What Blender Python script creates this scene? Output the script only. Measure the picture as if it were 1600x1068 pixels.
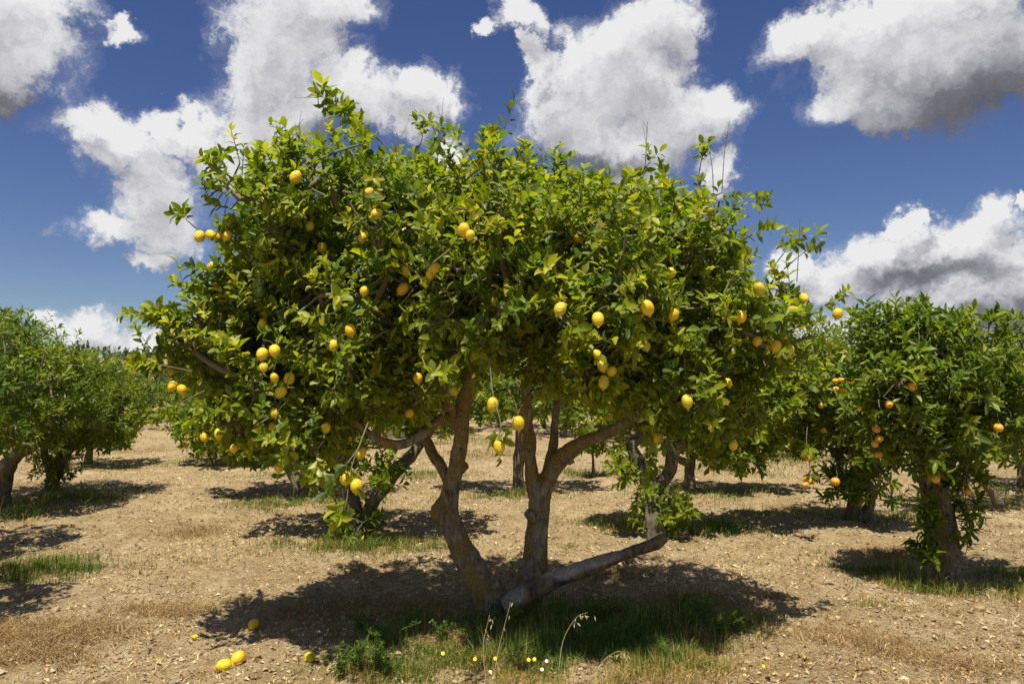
import bpy, math, time
import numpy as np
from mathutils import Vector, Matrix
T0 = time.time()
scene = bpy.context.scene
for o in list(bpy.data.objects):
    bpy.data.objects.remove(o)
COL = scene.collection
R = math.radians

# ------------------------------------------------------------------ camera
F_PX, CAM_H, HOR = 1150.0, 1.40, 605.0          # focal length in photo pixels, eye height, horizon row
PITCH = math.atan((HOR - 534.0) / F_PX)
cam_data = bpy.data.cameras.new('camera')
cam_data.sensor_width = 36.0
cam_data.lens = 36.0 * F_PX / 1600.0
cam_data.clip_start = 0.05
cam_data.clip_end = 6000.0
cam = bpy.data.objects.new('camera', cam_data)
COL.objects.link(cam)
cam.location = (0, 0, CAM_H)
cam.rotation_euler = (R(90) + PITCH, 0, 0)
scene.camera = cam

def ray(px, py):
    a, b = (px - 800.0) / F_PX, (534.0 - py) / F_PX
    cp, sp = math.cos(PITCH), math.sin(PITCH)
    return np.array([a, cp - b * sp, sp + b * cp])

def at(px, py, d):
    r = ray(px, py)
    return np.array([0, 0, CAM_H]) + r * (d / r[1])

def azel(px, py):
    r = ray(px, py)
    r = r / np.linalg.norm(r)
    return math.atan2(r[0], r[1]), math.asin(r[2])

# ------------------------------------------------------------------ exposure
scene.view_settings.view_transform = 'Standard'
scene.view_settings.look = 'None'
scene.view_settings.exposure = 0.5
scene.view_settings.gamma = 1.0
scene.view_settings.use_curve_mapping = False
scene.cycles.max_bounces = 8
scene.cycles.diffuse_bounces = 3
scene.cycles.transmission_bounces = 4
scene.cycles.transparent_max_bounces = 4
scene.cycles.use_denoising = True

# ------------------------------------------------------------------ sun
SUN_EL, SUN_AZ = R(68.5), R(194)      # azimuth clockwise from +Y: behind the camera, a little to its left
sd = Vector((math.sin(SUN_AZ) * math.cos(SUN_EL), math.cos(SUN_AZ) * math.cos(SUN_EL), math.sin(SUN_EL)))
sun_data = bpy.data.lights.new('sun', 'SUN')
sun_data.energy = 5.0
sun_data.angle = R(0.53)
sun_data.color = (1.0, 0.93, 0.78)
sun = bpy.data.objects.new('sun', sun_data)
COL.objects.link(sun)
sun.rotation_euler = sd.to_track_quat('Z', 'Y').to_euler()
sun.location = sd * 60

# ------------------------------------------------------------------ sky
world = bpy.data.worlds.new('World')
scene.world = world
world.use_nodes = True
W = world.node_tree
W.nodes.clear()

def N(tree, typ, **kw):
    n = tree.nodes.new(typ)
    for k, v in kw.items():
        setattr(n, k, v)
    return n

def M(tree, op, a, b=None, c=None, clamp=False):
    n = tree.nodes.new('ShaderNodeMath')
    n.operation = op
    n.use_clamp = clamp
    for i, v in enumerate((a, b, c)):
        if v is None:
            continue
        if isinstance(v, (int, float)):
            n.inputs[i].default_value = v
        else:
            tree.links.new(v, n.inputs[i])
    return n.outputs[0]

def VM(tree, op, a, b=None, scale=None):
    n = tree.nodes.new('ShaderNodeVectorMath')
    n.operation = op
    for i, v in enumerate((a, b)):
        if v is None:
            continue
        if isinstance(v, (tuple, list)):
            n.inputs[i].default_value = v
        else:
            tree.links.new(v, n.inputs[i])
    if scale is not None:
        if isinstance(scale, (int, float)):
            n.inputs['Scale'].default_value = scale
        else:
            tree.links.new(scale, n.inputs['Scale'])
    return n.outputs['Value'] if op in ('LENGTH', 'DOT_PRODUCT') else n.outputs[0]

def sstep(tree, v, lo, hi, a=0.0, b=1.0):
    n = tree.nodes.new('ShaderNodeMapRange')
    n.interpolation_type = 'SMOOTHSTEP'
    tree.links.new(v, n.inputs['Value'])
    n.inputs['From Min'].default_value = lo
    n.inputs['From Max'].default_value = hi
    n.inputs['To Min'].default_value = a
    n.inputs['To Max'].default_value = b
    return n.outputs['Result']

def noise(tree, vec, scale, detail=4, rough=0.55, color=False, lac=2.0, dist=0.0):
    n = tree.nodes.new('ShaderNodeTexNoise')
    n.inputs['Scale'].default_value = scale
    n.inputs['Detail'].default_value = detail
    n.inputs['Roughness'].default_value = rough
    n.inputs['Lacunarity'].default_value = lac
    n.inputs['Distortion'].default_value = dist
    if vec is not None:
        tree.links.new(vec, n.inputs['Vector'])
    return n.outputs['Color'] if color else n.outputs['Fac']

def ramp(tree, fac, stops):
    n = tree.nodes.new('ShaderNodeValToRGB')
    e = n.color_ramp.elements
    while len(e) < len(stops):
        e.new(0.5)
    for el, (p, c) in zip(e, stops):
        el.position = p
        el.color = (*c, 1)
    tree.links.new(fac, n.inputs['Fac'])
    return n.outputs['Color']

def mixc(tree, fac, a, b, mode='MIX'):
    n = tree.nodes.new('ShaderNodeMix')
    n.data_type = 'RGBA'
    n.blend_type = mode
    for sock, v in ((n.inputs[0], fac), (n.inputs[6], a), (n.inputs[7], b)):
        if isinstance(v, (int, float)):
            sock.default_value = v
        elif isinstance(v, tuple):
            sock.default_value = (*v, 1)
        else:
            tree.links.new(v, sock)
    return n.outputs[2]

# clouds seen in the photograph: centre x, y, radius x, y (photo pixels turned into azimuth / elevation), tilt
CLOUDS = [
    (30, 70, 125, 90, 20), (0, 40, 130, 105, 0), (165, 75, 62, 26, -8), (10, 140, 50, 35, 0), (900, 130, 75, 80, 0), (868, 140, 55, 80, 0), (1440, 432, 120, 42, 0), (400, 100, 85, 100, 0), (1000, 140, 110, 90, 0), (345, 210, 60, 50, 0),
    (185, 215, 105, 62, 0), (235, 290, 85, 85, 0), (165, 365, 66, 36, 0), (250, 365, 75, 55, 20), (252, 420, 50, 20, 0), (300, 190, 60, 34, 0),
    (450, 80, 125, 110, 0), (470, 10, 115, 80, 0), (430, 200, 130, 95, 0), (585, 155, 120, 68, 10), (670, 148, 62, 46, 0), (375, 225, 55, 60, 0), (700, 250, 40, 60, 30),
    (805, 30, 42, 40, 0), (825, 85, 22, 26, 0), (765, 65, 20, 24, 40),
    (955, 110, 120, 95, -20), (1040, 40, 78, 80, 0), (915, 190, 95, 85, 0), (1055, 195, 105, 75, 0), (985, 240, 120, 60, 0), (1125, 175, 42, 50, 0), (1130, 275, 36, 40, 0),
    (1390, 60, 215, 90, 0), (1270, 55, 100, 62, 0), (1500, 105, 190, 95, -8), (1350, 150, 105, 62, 0), (1620, 70, 190, 110, 0), (1440, 0, 260, 70, 0),
    (1395, 405, 120, 44, -6), (1490, 395, 100, 52, -18), (1535, 342, 46, 36, -35), (1398, 350, 26, 34, 0), (1330, 445, 90, 30, 0), (1565, 430, 80, 60, 0), (1500, 485, 170, 46, 0), (1592, 328, 16, 18, 0), (1600, 510, 180, 50, 0), (1235, 430, 55, 34, 0), (1340, 500, 120, 30, 0),
    (130, 525, 80, 30, 8), (200, 548, 90, 26, 0), (85, 512, 44, 16, 0), (305, 520, 30, 34, 0),
]
DARKS = [(1520, 150, 230, 85, -10), (1440, 440, 130, 26, 0), (20, 165, 80, 40, 0), (560, 235, 110, 26, 0), (930, 258, 80, 20, 0), (1560, 500, 150, 30, 0)]
g = bpy.data.node_groups.new('cloud_field', 'ShaderNodeTree')
g.interface.new_socket('Vector', in_out='INPUT', socket_type='NodeSocketVector')
g.interface.new_socket('Density', in_out='OUTPUT', socket_type='NodeSocketFloat')
g.interface.new_socket('Dark', in_out='OUTPUT', socket_type='NodeSocketFloat')
gi, go = g.nodes.new('NodeGroupInput'), g.nodes.new('NodeGroupOutput')
vec = gi.outputs[0]
warp = noise(g, vec, 8.0, 6, 0.66, color=True)
wv = VM(g, 'SUBTRACT', warp, (0.5, 0.5, 0.5))
vecw = VM(g, 'ADD', vec, VM(g, 'SCALE', wv, scale=0.15))
sp = g.nodes.new('ShaderNodeSeparateXYZ')
g.links.new(vecw, sp.inputs[0])
az = M(g, 'ARCTAN2', sp.outputs[0], sp.outputs[1])
el = M(g, 'ARCSINE', sp.outputs[2], clamp=False)
cb = g.nodes.new('ShaderNodeCombineXYZ')
g.links.new(az, cb.inputs[0])
g.links.new(el, cb.inputs[1])

def blob_field(blobs, soft):
    acc = None
    for (x, y, rx, ry, rot) in blobs:
        u, v = azel(x, y)
        u2, v2 = azel(x + rx, y)
        u3, v3 = azel(x, y - ry)
        mp = g.nodes.new('ShaderNodeMapping')
        mp.vector_type = 'TEXTURE'
        mp.inputs['Location'].default_value = (u, v, 0)
        mp.inputs['Rotation'].default_value = (0, 0, R(-rot))
        mp.inputs['Scale'].default_value = (abs(u2 - u), abs(v3 - v), 1)
        g.links.new(cb.outputs[0], mp.inputs['Vector'])
        q = M(g, 'SUBTRACT', 1.0, VM(g, 'LENGTH', mp.outputs[0]))
        acc = q if acc is None else (M(g, 'SMOOTH_MAX', acc, q, soft))
    return acc
bf = blob_field(CLOUDS, 0.15)
bf = M(g, 'MAXIMUM', M(g, 'MINIMUM', M(g, 'SUBTRACT', M(g, 'MULTIPLY', bf, 1.35), 0.03), 0.8), -1.2)
dk = blob_field(DARKS, 0.3)
# the same kind of broken cumulus all round the rest of the sky
gen = noise(g, vec, 2.6, 3, 0.5)
gen = M(g, 'MULTIPLY', M(g, 'SUBTRACT', gen, 0.54), 5.0)
outm = M(g, 'MAXIMUM', sstep(g, M(g, 'ABSOLUTE', az), 0.62, 0.85), sstep(g, el, 0.52, 0.68))
gen = M(g, 'ADD', gen, M(g, 'MULTIPLY', M(g, 'SUBTRACT', outm, 1.0), 3.0))
base = M(g, 'MAXIMUM', bf, gen)
n1 = noise(g, vecw, 15.0, 8, 0.62)
n2 = noise(g, vec, 4.5, 2, 0.5)
dens = M(g, 'ADD', M(g, 'MULTIPLY', base, 1.0), M(g, 'MULTIPLY', M(g, 'SUBTRACT', n1, 0.47), 1.9))
dens = M(g, 'ADD', dens, M(g, 'MULTIPLY', M(g, 'SUBTRACT', n2, 0.5), 0.5))
g.links.new(dens, go.inputs['Density'])
g.links.new(dk, go.inputs['Dark'])

tc = N(W, 'ShaderNodeTexCoord')
dirv = tc.outputs['Generated']
def field(off):
    n = W.nodes.new('ShaderNodeGroup')
    n.node_tree = g
    W.links.new(VM(W, 'ADD', dirv, off) if off else dirv, n.inputs[0])
    return n.outputs[0], n.outputs[1]
D0, K0 = field(None)
D1, _ = field((-0.010, 0.0, 0.032))
alpha = sstep(W, D0, -0.05, 0.58)
thin = sstep(W, D0, -0.28, 0.2, 0.0, 0.16)
alpha = M(W, 'MAXIMUM', alpha, thin)
grad = M(W, 'SUBTRACT', D0, D1)
lum = M(W, 'ADD', 0.82, M(W, 'MULTIPLY', grad, 0.34))
lum = M(W, 'SUBTRACT', lum, M(W, 'MULTIPLY', sstep(W, D0, 0.3, 1.3), 0.12))
lum = M(W, 'SUBTRACT', lum, M(W, 'MULTIPLY', sstep(W, K0, -0.45, 0.9), 0.46))
ccol = ramp(W, lum, [(0.0, (0.085, 0.088, 0.105)), (0.35, (0.20, 0.20, 0.235)), (0.62, (0.46, 0.46, 0.50)), (0.85, (0.78, 0.78, 0.80)), (1.0, (0.92, 0.92, 0.92))])
sky = N(W, 'ShaderNodeTexSky', sky_type='NISHITA')
sky.sun_disc = False
sky.sun_elevation = SUN_EL
sky.sun_rotation = SUN_AZ
sky.altitude = 300
sky.air_density = 1.0
sky.dust_density = 0.3
sky.ozone_density = 3.5
hsv = N(W, 'ShaderNodeHueSaturation')
hsv.inputs['Saturation'].default_value = 1.15
hsv.inputs['Hue'].default_value = 0.518
hsv.inputs['Value'].default_value = 1.0
W.links.new(sky.outputs[0], hsv.inputs['Color'])
bg1 = N(W, 'ShaderNodeBackground')
bg1.inputs['Strength'].default_value = 0.056
W.links.new(hsv.outputs[0], bg1.inputs['Color'])
bg2 = N(W, 'ShaderNodeBackground')
bg2.inputs['Strength'].default_value = 0.64
W.links.new(ccol, bg2.inputs['Color'])
mx = N(W, 'ShaderNodeMixShader')
W.links.new(alpha, mx.inputs[0])
W.links.new(bg1.outputs[0], mx.inputs[1])
W.links.new(bg2.outputs[0], mx.inputs[2])
wo = N(W, 'ShaderNodeOutputWorld')
W.links.new(mx.outputs[0], wo.inputs[0])
world.cycles.sampling_method = 'MANUAL'
world.cycles.sample_map_resolution = 512

# ------------------------------------------------------------------ helpers
def unit(v):
    v = np.asarray(v, float)
    return v / np.maximum(np.linalg.norm(v, axis=-1, keepdims=True), 1e-9)

def _hash(ix, iy, iz, seed):
    h = (ix.astype(np.int64) * 374761393 + iy.astype(np.int64) * 668265263 + iz.astype(np.int64) * 2147483647 + seed * 1274126177) & 0xFFFFFFFF
    h = ((h ^ (h >> 13)) * 1274126177) & 0xFFFFFFFF
    h = ((h ^ (h >> 16)) * 2246822519) & 0xFFFFFFFF
    return ((h ^ (h >> 15)) & 0xFFFFFF) / float(0xFFFFFF)

def vnoise(p, scale, seed=0):
    """value noise, -1..1; p (N,3), scale = cell size in metres"""
    q = np.asarray(p, float) / scale
    i = np.floor(q)
    f = q - i
    f = f * f * (3 - 2 * f)
    i = i.astype(np.int64)
    r = 0
    for dx in (0, 1):
        for dy in (0, 1):
            for dz in (0, 1):
                w = (f[:, 0] if dx else 1 - f[:, 0]) * (f[:, 1] if dy else 1 - f[:, 1]) * (f[:, 2] if dz else 1 - f[:, 2])
                r = r + w * _hash(i[:, 0] + dx, i[:, 1] + dy, i[:, 2] + dz, seed)
    return r * 2 - 1

def make_mesh(name, V, tris=None, quads=None, tint=None, mat=None, smooth=False):
    V = np.asarray(V, np.float32)
    me = bpy.data.meshes.new(name)
    tris = np.zeros((0, 3), int) if tris is None else np.asarray(tris, int)
    quads = np.zeros((0, 4), int) if quads is None else np.asarray(quads, int)
    me.vertices.add(len(V))
    me.vertices.foreach_set('co', V.ravel())
    nl = tris.size + quads.size
    me.loops.add(nl)
    me.loops.foreach_set('vertex_index', np.concatenate([tris.ravel(), quads.ravel()]).astype(np.int32))
    npoly = len(tris) + len(quads)
    me.polygons.add(npoly)
    tot = np.concatenate([np.full(len(tris), 3), np.full(len(quads), 4)])
    st = np.concatenate([[0], np.cumsum(tot)[:-1]]) if npoly else np.zeros(0)
    me.polygons.foreach_set('loop_start', st.astype(np.int32))
    me.polygons.foreach_set('use_smooth', np.full(npoly, smooth))
    me.update(calc_edges=True)
    if tint is not None:
        at_ = me.attributes.new('tint', 'FLOAT_COLOR', 'POINT')
        c = np.ones((len(V), 4), np.float32)
        c[:, :3] = tint
        at_.data.foreach_set('color', c.ravel())
    if mat is not None:
        me.materials.append(mat)
    return me

def link(name, data, parent=None, loc=None, label=None, cat=None, group=None, kind=None):
    o = bpy.data.objects.new(name, data)
    COL.objects.link(o)
    if parent is not None:
        o.parent = parent
    if loc is not None:
        o.location = tuple(float(v) for v in loc)
    if label: o['label'] = label
    if cat: o['category'] = cat
    if group: o['group'] = group
    if kind: o['kind'] = kind
    return o

class Acc:
    """collects vertices and faces for one mesh"""
    def __init__(self):
        self.V, self.T, self.Q, self.C, self.n = [], [], [], [], 0
    def add(self, V, T=None, Q=None, C=None):
        V = np.asarray(V, float)
        self.V.append(V)
        if T is not None and len(T): self.T.append(np.asarray(T, int) + self.n)
        if Q is not None and len(Q): self.Q.append(np.asarray(Q, int) + self.n)
        self.C.append(np.broadcast_to(np.asarray((1, 1, 1) if C is None else C, float), (len(V), 3)))
        self.n += len(V)
    def mesh(self, name, mat, origin=(0, 0, 0), smooth=True):
        if not self.V:
            return None
        return make_mesh(name, np.concatenate(self.V) - np.asarray(origin), np.concatenate(self.T) if self.T else None,
                         np.concatenate(self.Q) if self.Q else None, np.concatenate(self.C), mat, smooth)

def spline(P, n):
    P = np.asarray(P, float)
    if len(P) < 3:
        t = np.linspace(0, 1, n)[:, None]
        return P[0] * (1 - t) + P[-1] * t
    E = np.vstack([2 * P[0] - P[1], P, 2 * P[-1] - P[-2]])
    m = len(P) - 1
    u = np.linspace(0, m - 1e-6, n)
    k = u.astype(int)
    t = (u - k)[:, None]
    p0, p1, p2, p3 = E[k], E[k + 1], E[k + 2], E[k + 3]
    return 0.5 * (2 * p1 + (p2 - p0) * t + (2 * p0 - 5 * p1 + 4 * p2 - p3) * t ** 2 + (3 * p1 - p0 - 3 * p2 + p3) * t ** 3)

def tube(P, rad, sides, bump=0.0, seed=0, cap=True):
    P = np.asarray(P, float)
    rad = np.broadcast_to(np.asarray(rad, float), (len(P),))
    t = unit(np.gradient(P, axis=0))
    ref = np.array([0.31, 0.87, 0.38]) if abs(t[0] @ np.array([0.31, 0.87, 0.38])) < 0.9 else np.array([1.0, 0, 0])
    a = unit(np.cross(t, ref))
    b = np.cross(t, a)
    th = np.linspace(0, 2 * math.pi, sides, endpoint=False)
    ring = np.cos(th)[None, :, None] * a[:, None] + np.sin(th)[None, :, None] * b[:, None]
    V = P[:, None] + ring * rad[:, None, None]
    if bump:
        f = V.reshape(-1, 3)
        st = np.array([1, 1, 0.35])
        d = 0.5 * vnoise(f * st, 0.07, seed) + 0.35 * vnoise(f, 0.16, seed + 1) + 0.35 * vnoise(f * st, 0.026, seed + 2) + 0.15 * vnoise(f * st, 0.012, seed + 3)
        V = V + ring * (d.reshape(len(P), sides) * bump * rad[:, None])[..., None]
    V = V.reshape(-1, 3)
    i = np.arange(len(P) - 1)[:, None] * sides
    j = np.arange(sides)[None]
    k = (j + 1) % sides
    Q = np.stack([i + j, i + k, i + sides + k, i + sides + j], -1).reshape(-1, 4)
    T = None
    if cap:
        V = np.vstack([V, P[:1], P[-1:]])
        n = len(P) * sides
        j = np.arange(sides)
        k = (j + 1) % sides
        T = np.vstack([np.stack([k, j, np.full(sides, n)], -1), np.stack([n - sides + j, n - sides + k, np.full(sides, n + 1)], -1)])
    return V, T, Q

# ------------------------------------------------------------------ materials
def new_mat(name):
    m = bpy.data.materials.new(name)
    m.use_nodes = True
    t = m.node_tree
    t.nodes.clear()
    out = t.nodes.new('ShaderNodeOutputMaterial')
    return m, t, out

def attr(t, name='tint'):
    n = t.nodes.new('ShaderNodeAttribute')
    n.attribute_name = name
    s = t.nodes.new('ShaderNodeSeparateColor')
    t.links.new(n.outputs['Color'], s.inputs[0])
    return s.outputs[0], s.outputs[1], s.outputs[2], n.outputs['Color']

def bump_node(t, h, strength, dist):
    b = t.nodes.new('ShaderNodeBump')
    b.inputs['Strength'].default_value = strength
    b.inputs['Distance'].default_value = dist
    t.links.new(h, b.inputs['Height'])
    return b.outputs[0]

def leaf_material(name, stops, gloss=0.10, rough=0.38, trans=0.42):
    m, t, out = new_mat(name)
    r, gch, b, _ = attr(t)
    tcn = t.nodes.new('ShaderNodeTexCoord')
    col = ramp(t, r, stops)
    hs = t.nodes.new('ShaderNodeHueSaturation')
    t.links.new(col, hs.inputs['Color'])
    nz = noise(t, tcn.outputs['Object'], 45.0, 2, 0.5)
    val = M(t, 'MULTIPLY', M(t, 'ADD', 0.65, M(t, 'MULTIPLY', gch, 0.7)), M(t, 'ADD', 0.8, M(t, 'MULTIPLY', nz, 0.4)))
    t.links.new(val, hs.inputs['Value'])
    d = t.nodes.new('ShaderNodeBsdfDiffuse')
    t.links.new(hs.outputs[0], d.inputs['Color'])
    tr = t.nodes.new('ShaderNodeBsdfTranslucent')
    tcol = mixc(t, 1.0, hs.outputs[0], (1.0, 1.05, 0.42), 'MULTIPLY')
    bright = t.nodes.new('ShaderNodeHueSaturation')
    bright.inputs['Value'].default_value = 1.6
    t.links.new(tcol, bright.inputs['Color'])
    t.links.new(bright.outputs[0], tr.inputs['Color'])
    ms = t.nodes.new('ShaderNodeMixShader')
    ms.inputs[0].default_value = trans
    t.links.new(d.outputs[0], ms.inputs[1])
    t.links.new(tr.outputs[0], ms.inputs[2])
    gl = t.nodes.new('ShaderNodeBsdfGlossy')
    gl.inputs['Roughness'].default_value = rough
    gl.inputs['Color'].default_value = (0.9, 0.92, 0.85, 1)
    fr = t.nodes.new('ShaderNodeFresnel')
    fr.inputs['IOR'].default_value = 1.42
    m2 = t.nodes.new('ShaderNodeMixShader')
    t.links.new(M(t, 'MINIMUM', M(t, 'MULTIPLY', fr.outputs[0], gloss * 10), gloss * 1.6), m2.inputs[0])
    t.links.new(ms.outputs[0], m2.inputs[1])
    t.links.new(gl.outputs[0], m2.inputs[2])
    t.links.new(m2.outputs[0], out.inputs[0])
    return m

LEMON_LEAF = leaf_material('lemon_leaf', [(0.0, (0.058, 0.110, 0.008)), (0.35, (0.140, 0.200, 0.010)), (0.65, (0.250, 0.290, 0.014)), (0.86, (0.37, 0.36, 0.02)), (1.0, (0.52, 0.36, 0.02))], 0.055, 0.45, 0.52)
ORANGE_LEAF = leaf_material('orange_leaf', [(0.0, (0.040, 0.092, 0.010)), (0.4, (0.098, 0.158, 0.010)), (0.75, (0.195, 0.238, 0.014)), (1.0, (0.30, 0.29, 0.03))], 0.06, 0.42, 0.42)
FAR_LEAF = leaf_material('hedge_leaf', [(0.0, (0.03, 0.06, 0.015)), (0.5, (0.065, 0.105, 0.022)), (1.0, (0.14, 0.17, 0.04))], 0.05, 0.5, 0.3)
GRASS = leaf_material('grass_blade', [(0.0, (0.055, 0.12, 0.012)), (0.42, (0.12, 0.19, 0.02)), (0.6, (0.30, 0.25, 0.06)), (1.0, (0.50, 0.36, 0.15))], 0.03, 0.6, 0.35)
LITTER = leaf_material('dry_litter', [(0.0, (0.17, 0.095, 0.04)), (0.4, (0.34, 0.22, 0.095)), (0.75, (0.52, 0.39, 0.20)), (1.0, (0.68, 0.56, 0.34))], 0.02, 0.7, 0.12)

def bark_material(name, lichen, tone, bare=False):
    m, t, out = new_mat(name)
    tcn = t.nodes.new('ShaderNodeTexCoord')
    ob = tcn.outputs['Object']
    mp = t.nodes.new('ShaderNodeMapping')
    mp.inputs['Scale'].default_value = (1, 1, 0.28)
    t.links.new(ob, mp.inputs[0])
    f1 = noise(t, mp.outputs[0], 38, 6, 0.65)
    f2 = noise(t, ob, 9, 4, 0.6)
    f3 = noise(t, ob, 120, 3, 0.6)
    c = ramp(t, M(t, 'ADD', M(t, 'MULTIPLY', f1, 0.7), M(t, 'MULTIPLY', f2, 0.3)), [(0.36, tuple(v * 0.25 for v in tone)), (0.48, tuple(v * 0.9 for v in tone)), (0.64, tuple(v * 1.8 for v in tone))])
    lm = M(t, 'MULTIPLY', sstep(t, noise(t, ob, 6.5, 5, 0.7), 0.50 - 0.06 * lichen, 0.62 - 0.06 * lichen), 0.9 * lichen)
    lc = ramp(t, f3, [(0.3, (0.17, 0.115, 0.03)), (0.55, (0.33, 0.24, 0.05)), (0.75, (0.40, 0.36, 0.17))])
    c = mixc(t, lm, c, lc)
    pm = M(t, 'MULTIPLY', sstep(t, noise(t, ob, 15, 3, 0.6), 0.60, 0.68), 0.55)
    c = mixc(t, pm, c, (0.36, 0.34, 0.29))
    p = t.nodes.new('ShaderNodeBsdfPrincipled')
    if bare:
        r, gch, b, _ = attr(t)
        wood = ramp(t, noise(t, mp.outputs[0], 60, 4, 0.6), [(0.3, (0.27, 0.23, 0.20)), (0.7, (0.55, 0.50, 0.46))])
        c = mixc(t, r, c, wood)
    t.links.new(c, p.inputs['Base Color'])
    p.inputs['Roughness'].default_value = 0.9
    p.inputs['Specular IOR Level'].default_value = 0.2
    h = M(t, 'ADD', M(t, 'MULTIPLY', f1, 1.0), M(t, 'MULTIPLY', f3, 0.35))
    t.links.new(bump_node(t, h, 1.0, 0.04), p.inputs['Normal'])
    t.links.new(p.outputs[0], out.inputs[0])
    return m

BARK = bark_material('lichen_bark', 1.0, (0.28, 0.24, 0.185))
BARK_GREY = bark_material('grey_bark', 0.5, (0.165, 0.14, 0.11))
BARK_LOG = bark_material('weathered_log_bark', 0.9, (0.15, 0.12, 0.09), bare=True)

def twig_material():
    m, t, out = new_mat('twig_bark')
    r, gch, b, _ = attr(t)
    c = ramp(t, r, [(0.0, (0.10, 0.075, 0.05)), (0.5, (0.15, 0.125, 0.08)), (1.0, (0.11, 0.15, 0.035))])
    p = t.nodes.new('ShaderNodeBsdfPrincipled')
    t.links.new(c, p.inputs['Base Color'])
    p.inputs['Roughness'].default_value = 0.8
    t.links.new(p.outputs[0], out.inputs[0])
    return m
TWIG = twig_material()

def fruit_material(name, stops, bump):
    m, t, out = new_mat(name)
    tcn = t.nodes.new('ShaderNodeTexCoord')
    oi = t.nodes.new('ShaderNodeObjectInfo')
    mp = VM(t, 'ADD', tcn.outputs['Object'], VM(t, 'SCALE', (1, 1, 1), scale=oi.outputs['Random']))
    blot = noise(t, mp, 26, 4, 0.6)
    f = M(t, 'ADD', M(t, 'MULTIPLY', oi.outputs['Random'], 0.55), M(t, 'MULTIPLY', blot, 0.5))
    c = ramp(t, f, stops)
    sc = sstep(t, noise(t, mp, 95, 4, 0.7), 0.66, 0.74, 0.0, 0.5)
    c = mixc(t, sc, c, (0.30, 0.17, 0.04))
    p = t.nodes.new('ShaderNodeBsdfPrincipled')
    t.links.new(c, p.inputs['Base Color'])
    p.inputs['Roughness'].default_value = 0.38
    p.inputs['Subsurface Weight'].default_value = 0.12
    p.inputs['Subsurface Radius'].default_value = (0.02, 0.012, 0.004)
    v = t.nodes.new('ShaderNodeTexVoronoi')
    v.inputs['Scale'].default_value = 260
    t.links.new(tcn.outputs['Object'], v.inputs['Vector'])
    h = M(t, 'ADD', M(t, 'MULTIPLY', v.outputs['Distance'], 0.5), M(t, 'MULTIPLY', noise(t, tcn.outputs['Object'], 60, 3, 0.5), 1.2))
    t.links.new(bump_node(t, h, bump, 0.006), p.inputs['Normal'])
    t.links.new(p.outputs[0], out.inputs[0])
    return m
LEMON_SKIN = fruit_material('lemon_skin', [(0.18, (0.40, 0.40, 0.025)), (0.36, (0.70, 0.52, 0.022)), (0.7, (0.76, 0.51, 0.015)), (0.95, (0.74, 0.43, 0.012))], 0.5)
GREEN_SKIN = fruit_material('unripe_lemon_skin', [(0.2, (0.07, 0.12, 0.02)), (0.8, (0.12, 0.17, 0.03))], 0.5)
ORANGE_SKIN = fruit_material('orange_skin', [(0.15, (0.72, 0.30, 0.02)), (0.9, (0.76, 0.42, 0.03))], 0.4)

def simple_mat(name, col, rough=0.8, var=0.35, scale=20, bump=0.0):
    m, t, out = new_mat(name)
    tcn = t.nodes.new('ShaderNodeTexCoord')
    n = noise(t, tcn.outputs['Object'], scale, 5, 0.6)
    c = ramp(t, n, [(0.3, tuple(v * (1 - var) for v in col)), (0.7, tuple(min(1, v * (1 + var)) for v in col))])
    p = t.nodes.new('ShaderNodeBsdfPrincipled')
    t.links.new(c, p.inputs['Base Color'])
    p.inputs['Roughness'].default_value = rough
    p.inputs['Specular IOR Level'].default_value = 0.25
    if bump:
        t.links.new(bump_node(t, n, bump, 0.02), p.inputs['Normal'])
    t.links.new(p.outputs[0], out.inputs[0])
    return m

def stone_material():
    m, t, out = new_mat('pale_stone')
    r, gch, b, col = attr(t)
    tcn = t.nodes.new('ShaderNodeTexCoord')
    n = noise(t, tcn.outputs['Object'], 55, 4, 0.6)
    c = mixc(t, 1.0, col, ramp(t, n, [(0.3, (0.7, 0.68, 0.64)), (0.7, (1.1, 1.1, 1.1))]), 'MULTIPLY')
    p = t.nodes.new('ShaderNodeBsdfPrincipled')
    t.links.new(c, p.inputs['Base Color'])
    p.inputs['Roughness'].default_value = 0.92
    p.inputs['Specular IOR Level'].default_value = 0.15
    t.links.new(bump_node(t, n, 0.5, 0.01), p.inputs['Normal'])
    t.links.new(p.outputs[0], out.inputs[0])
    return m
STONE = stone_material()

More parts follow.
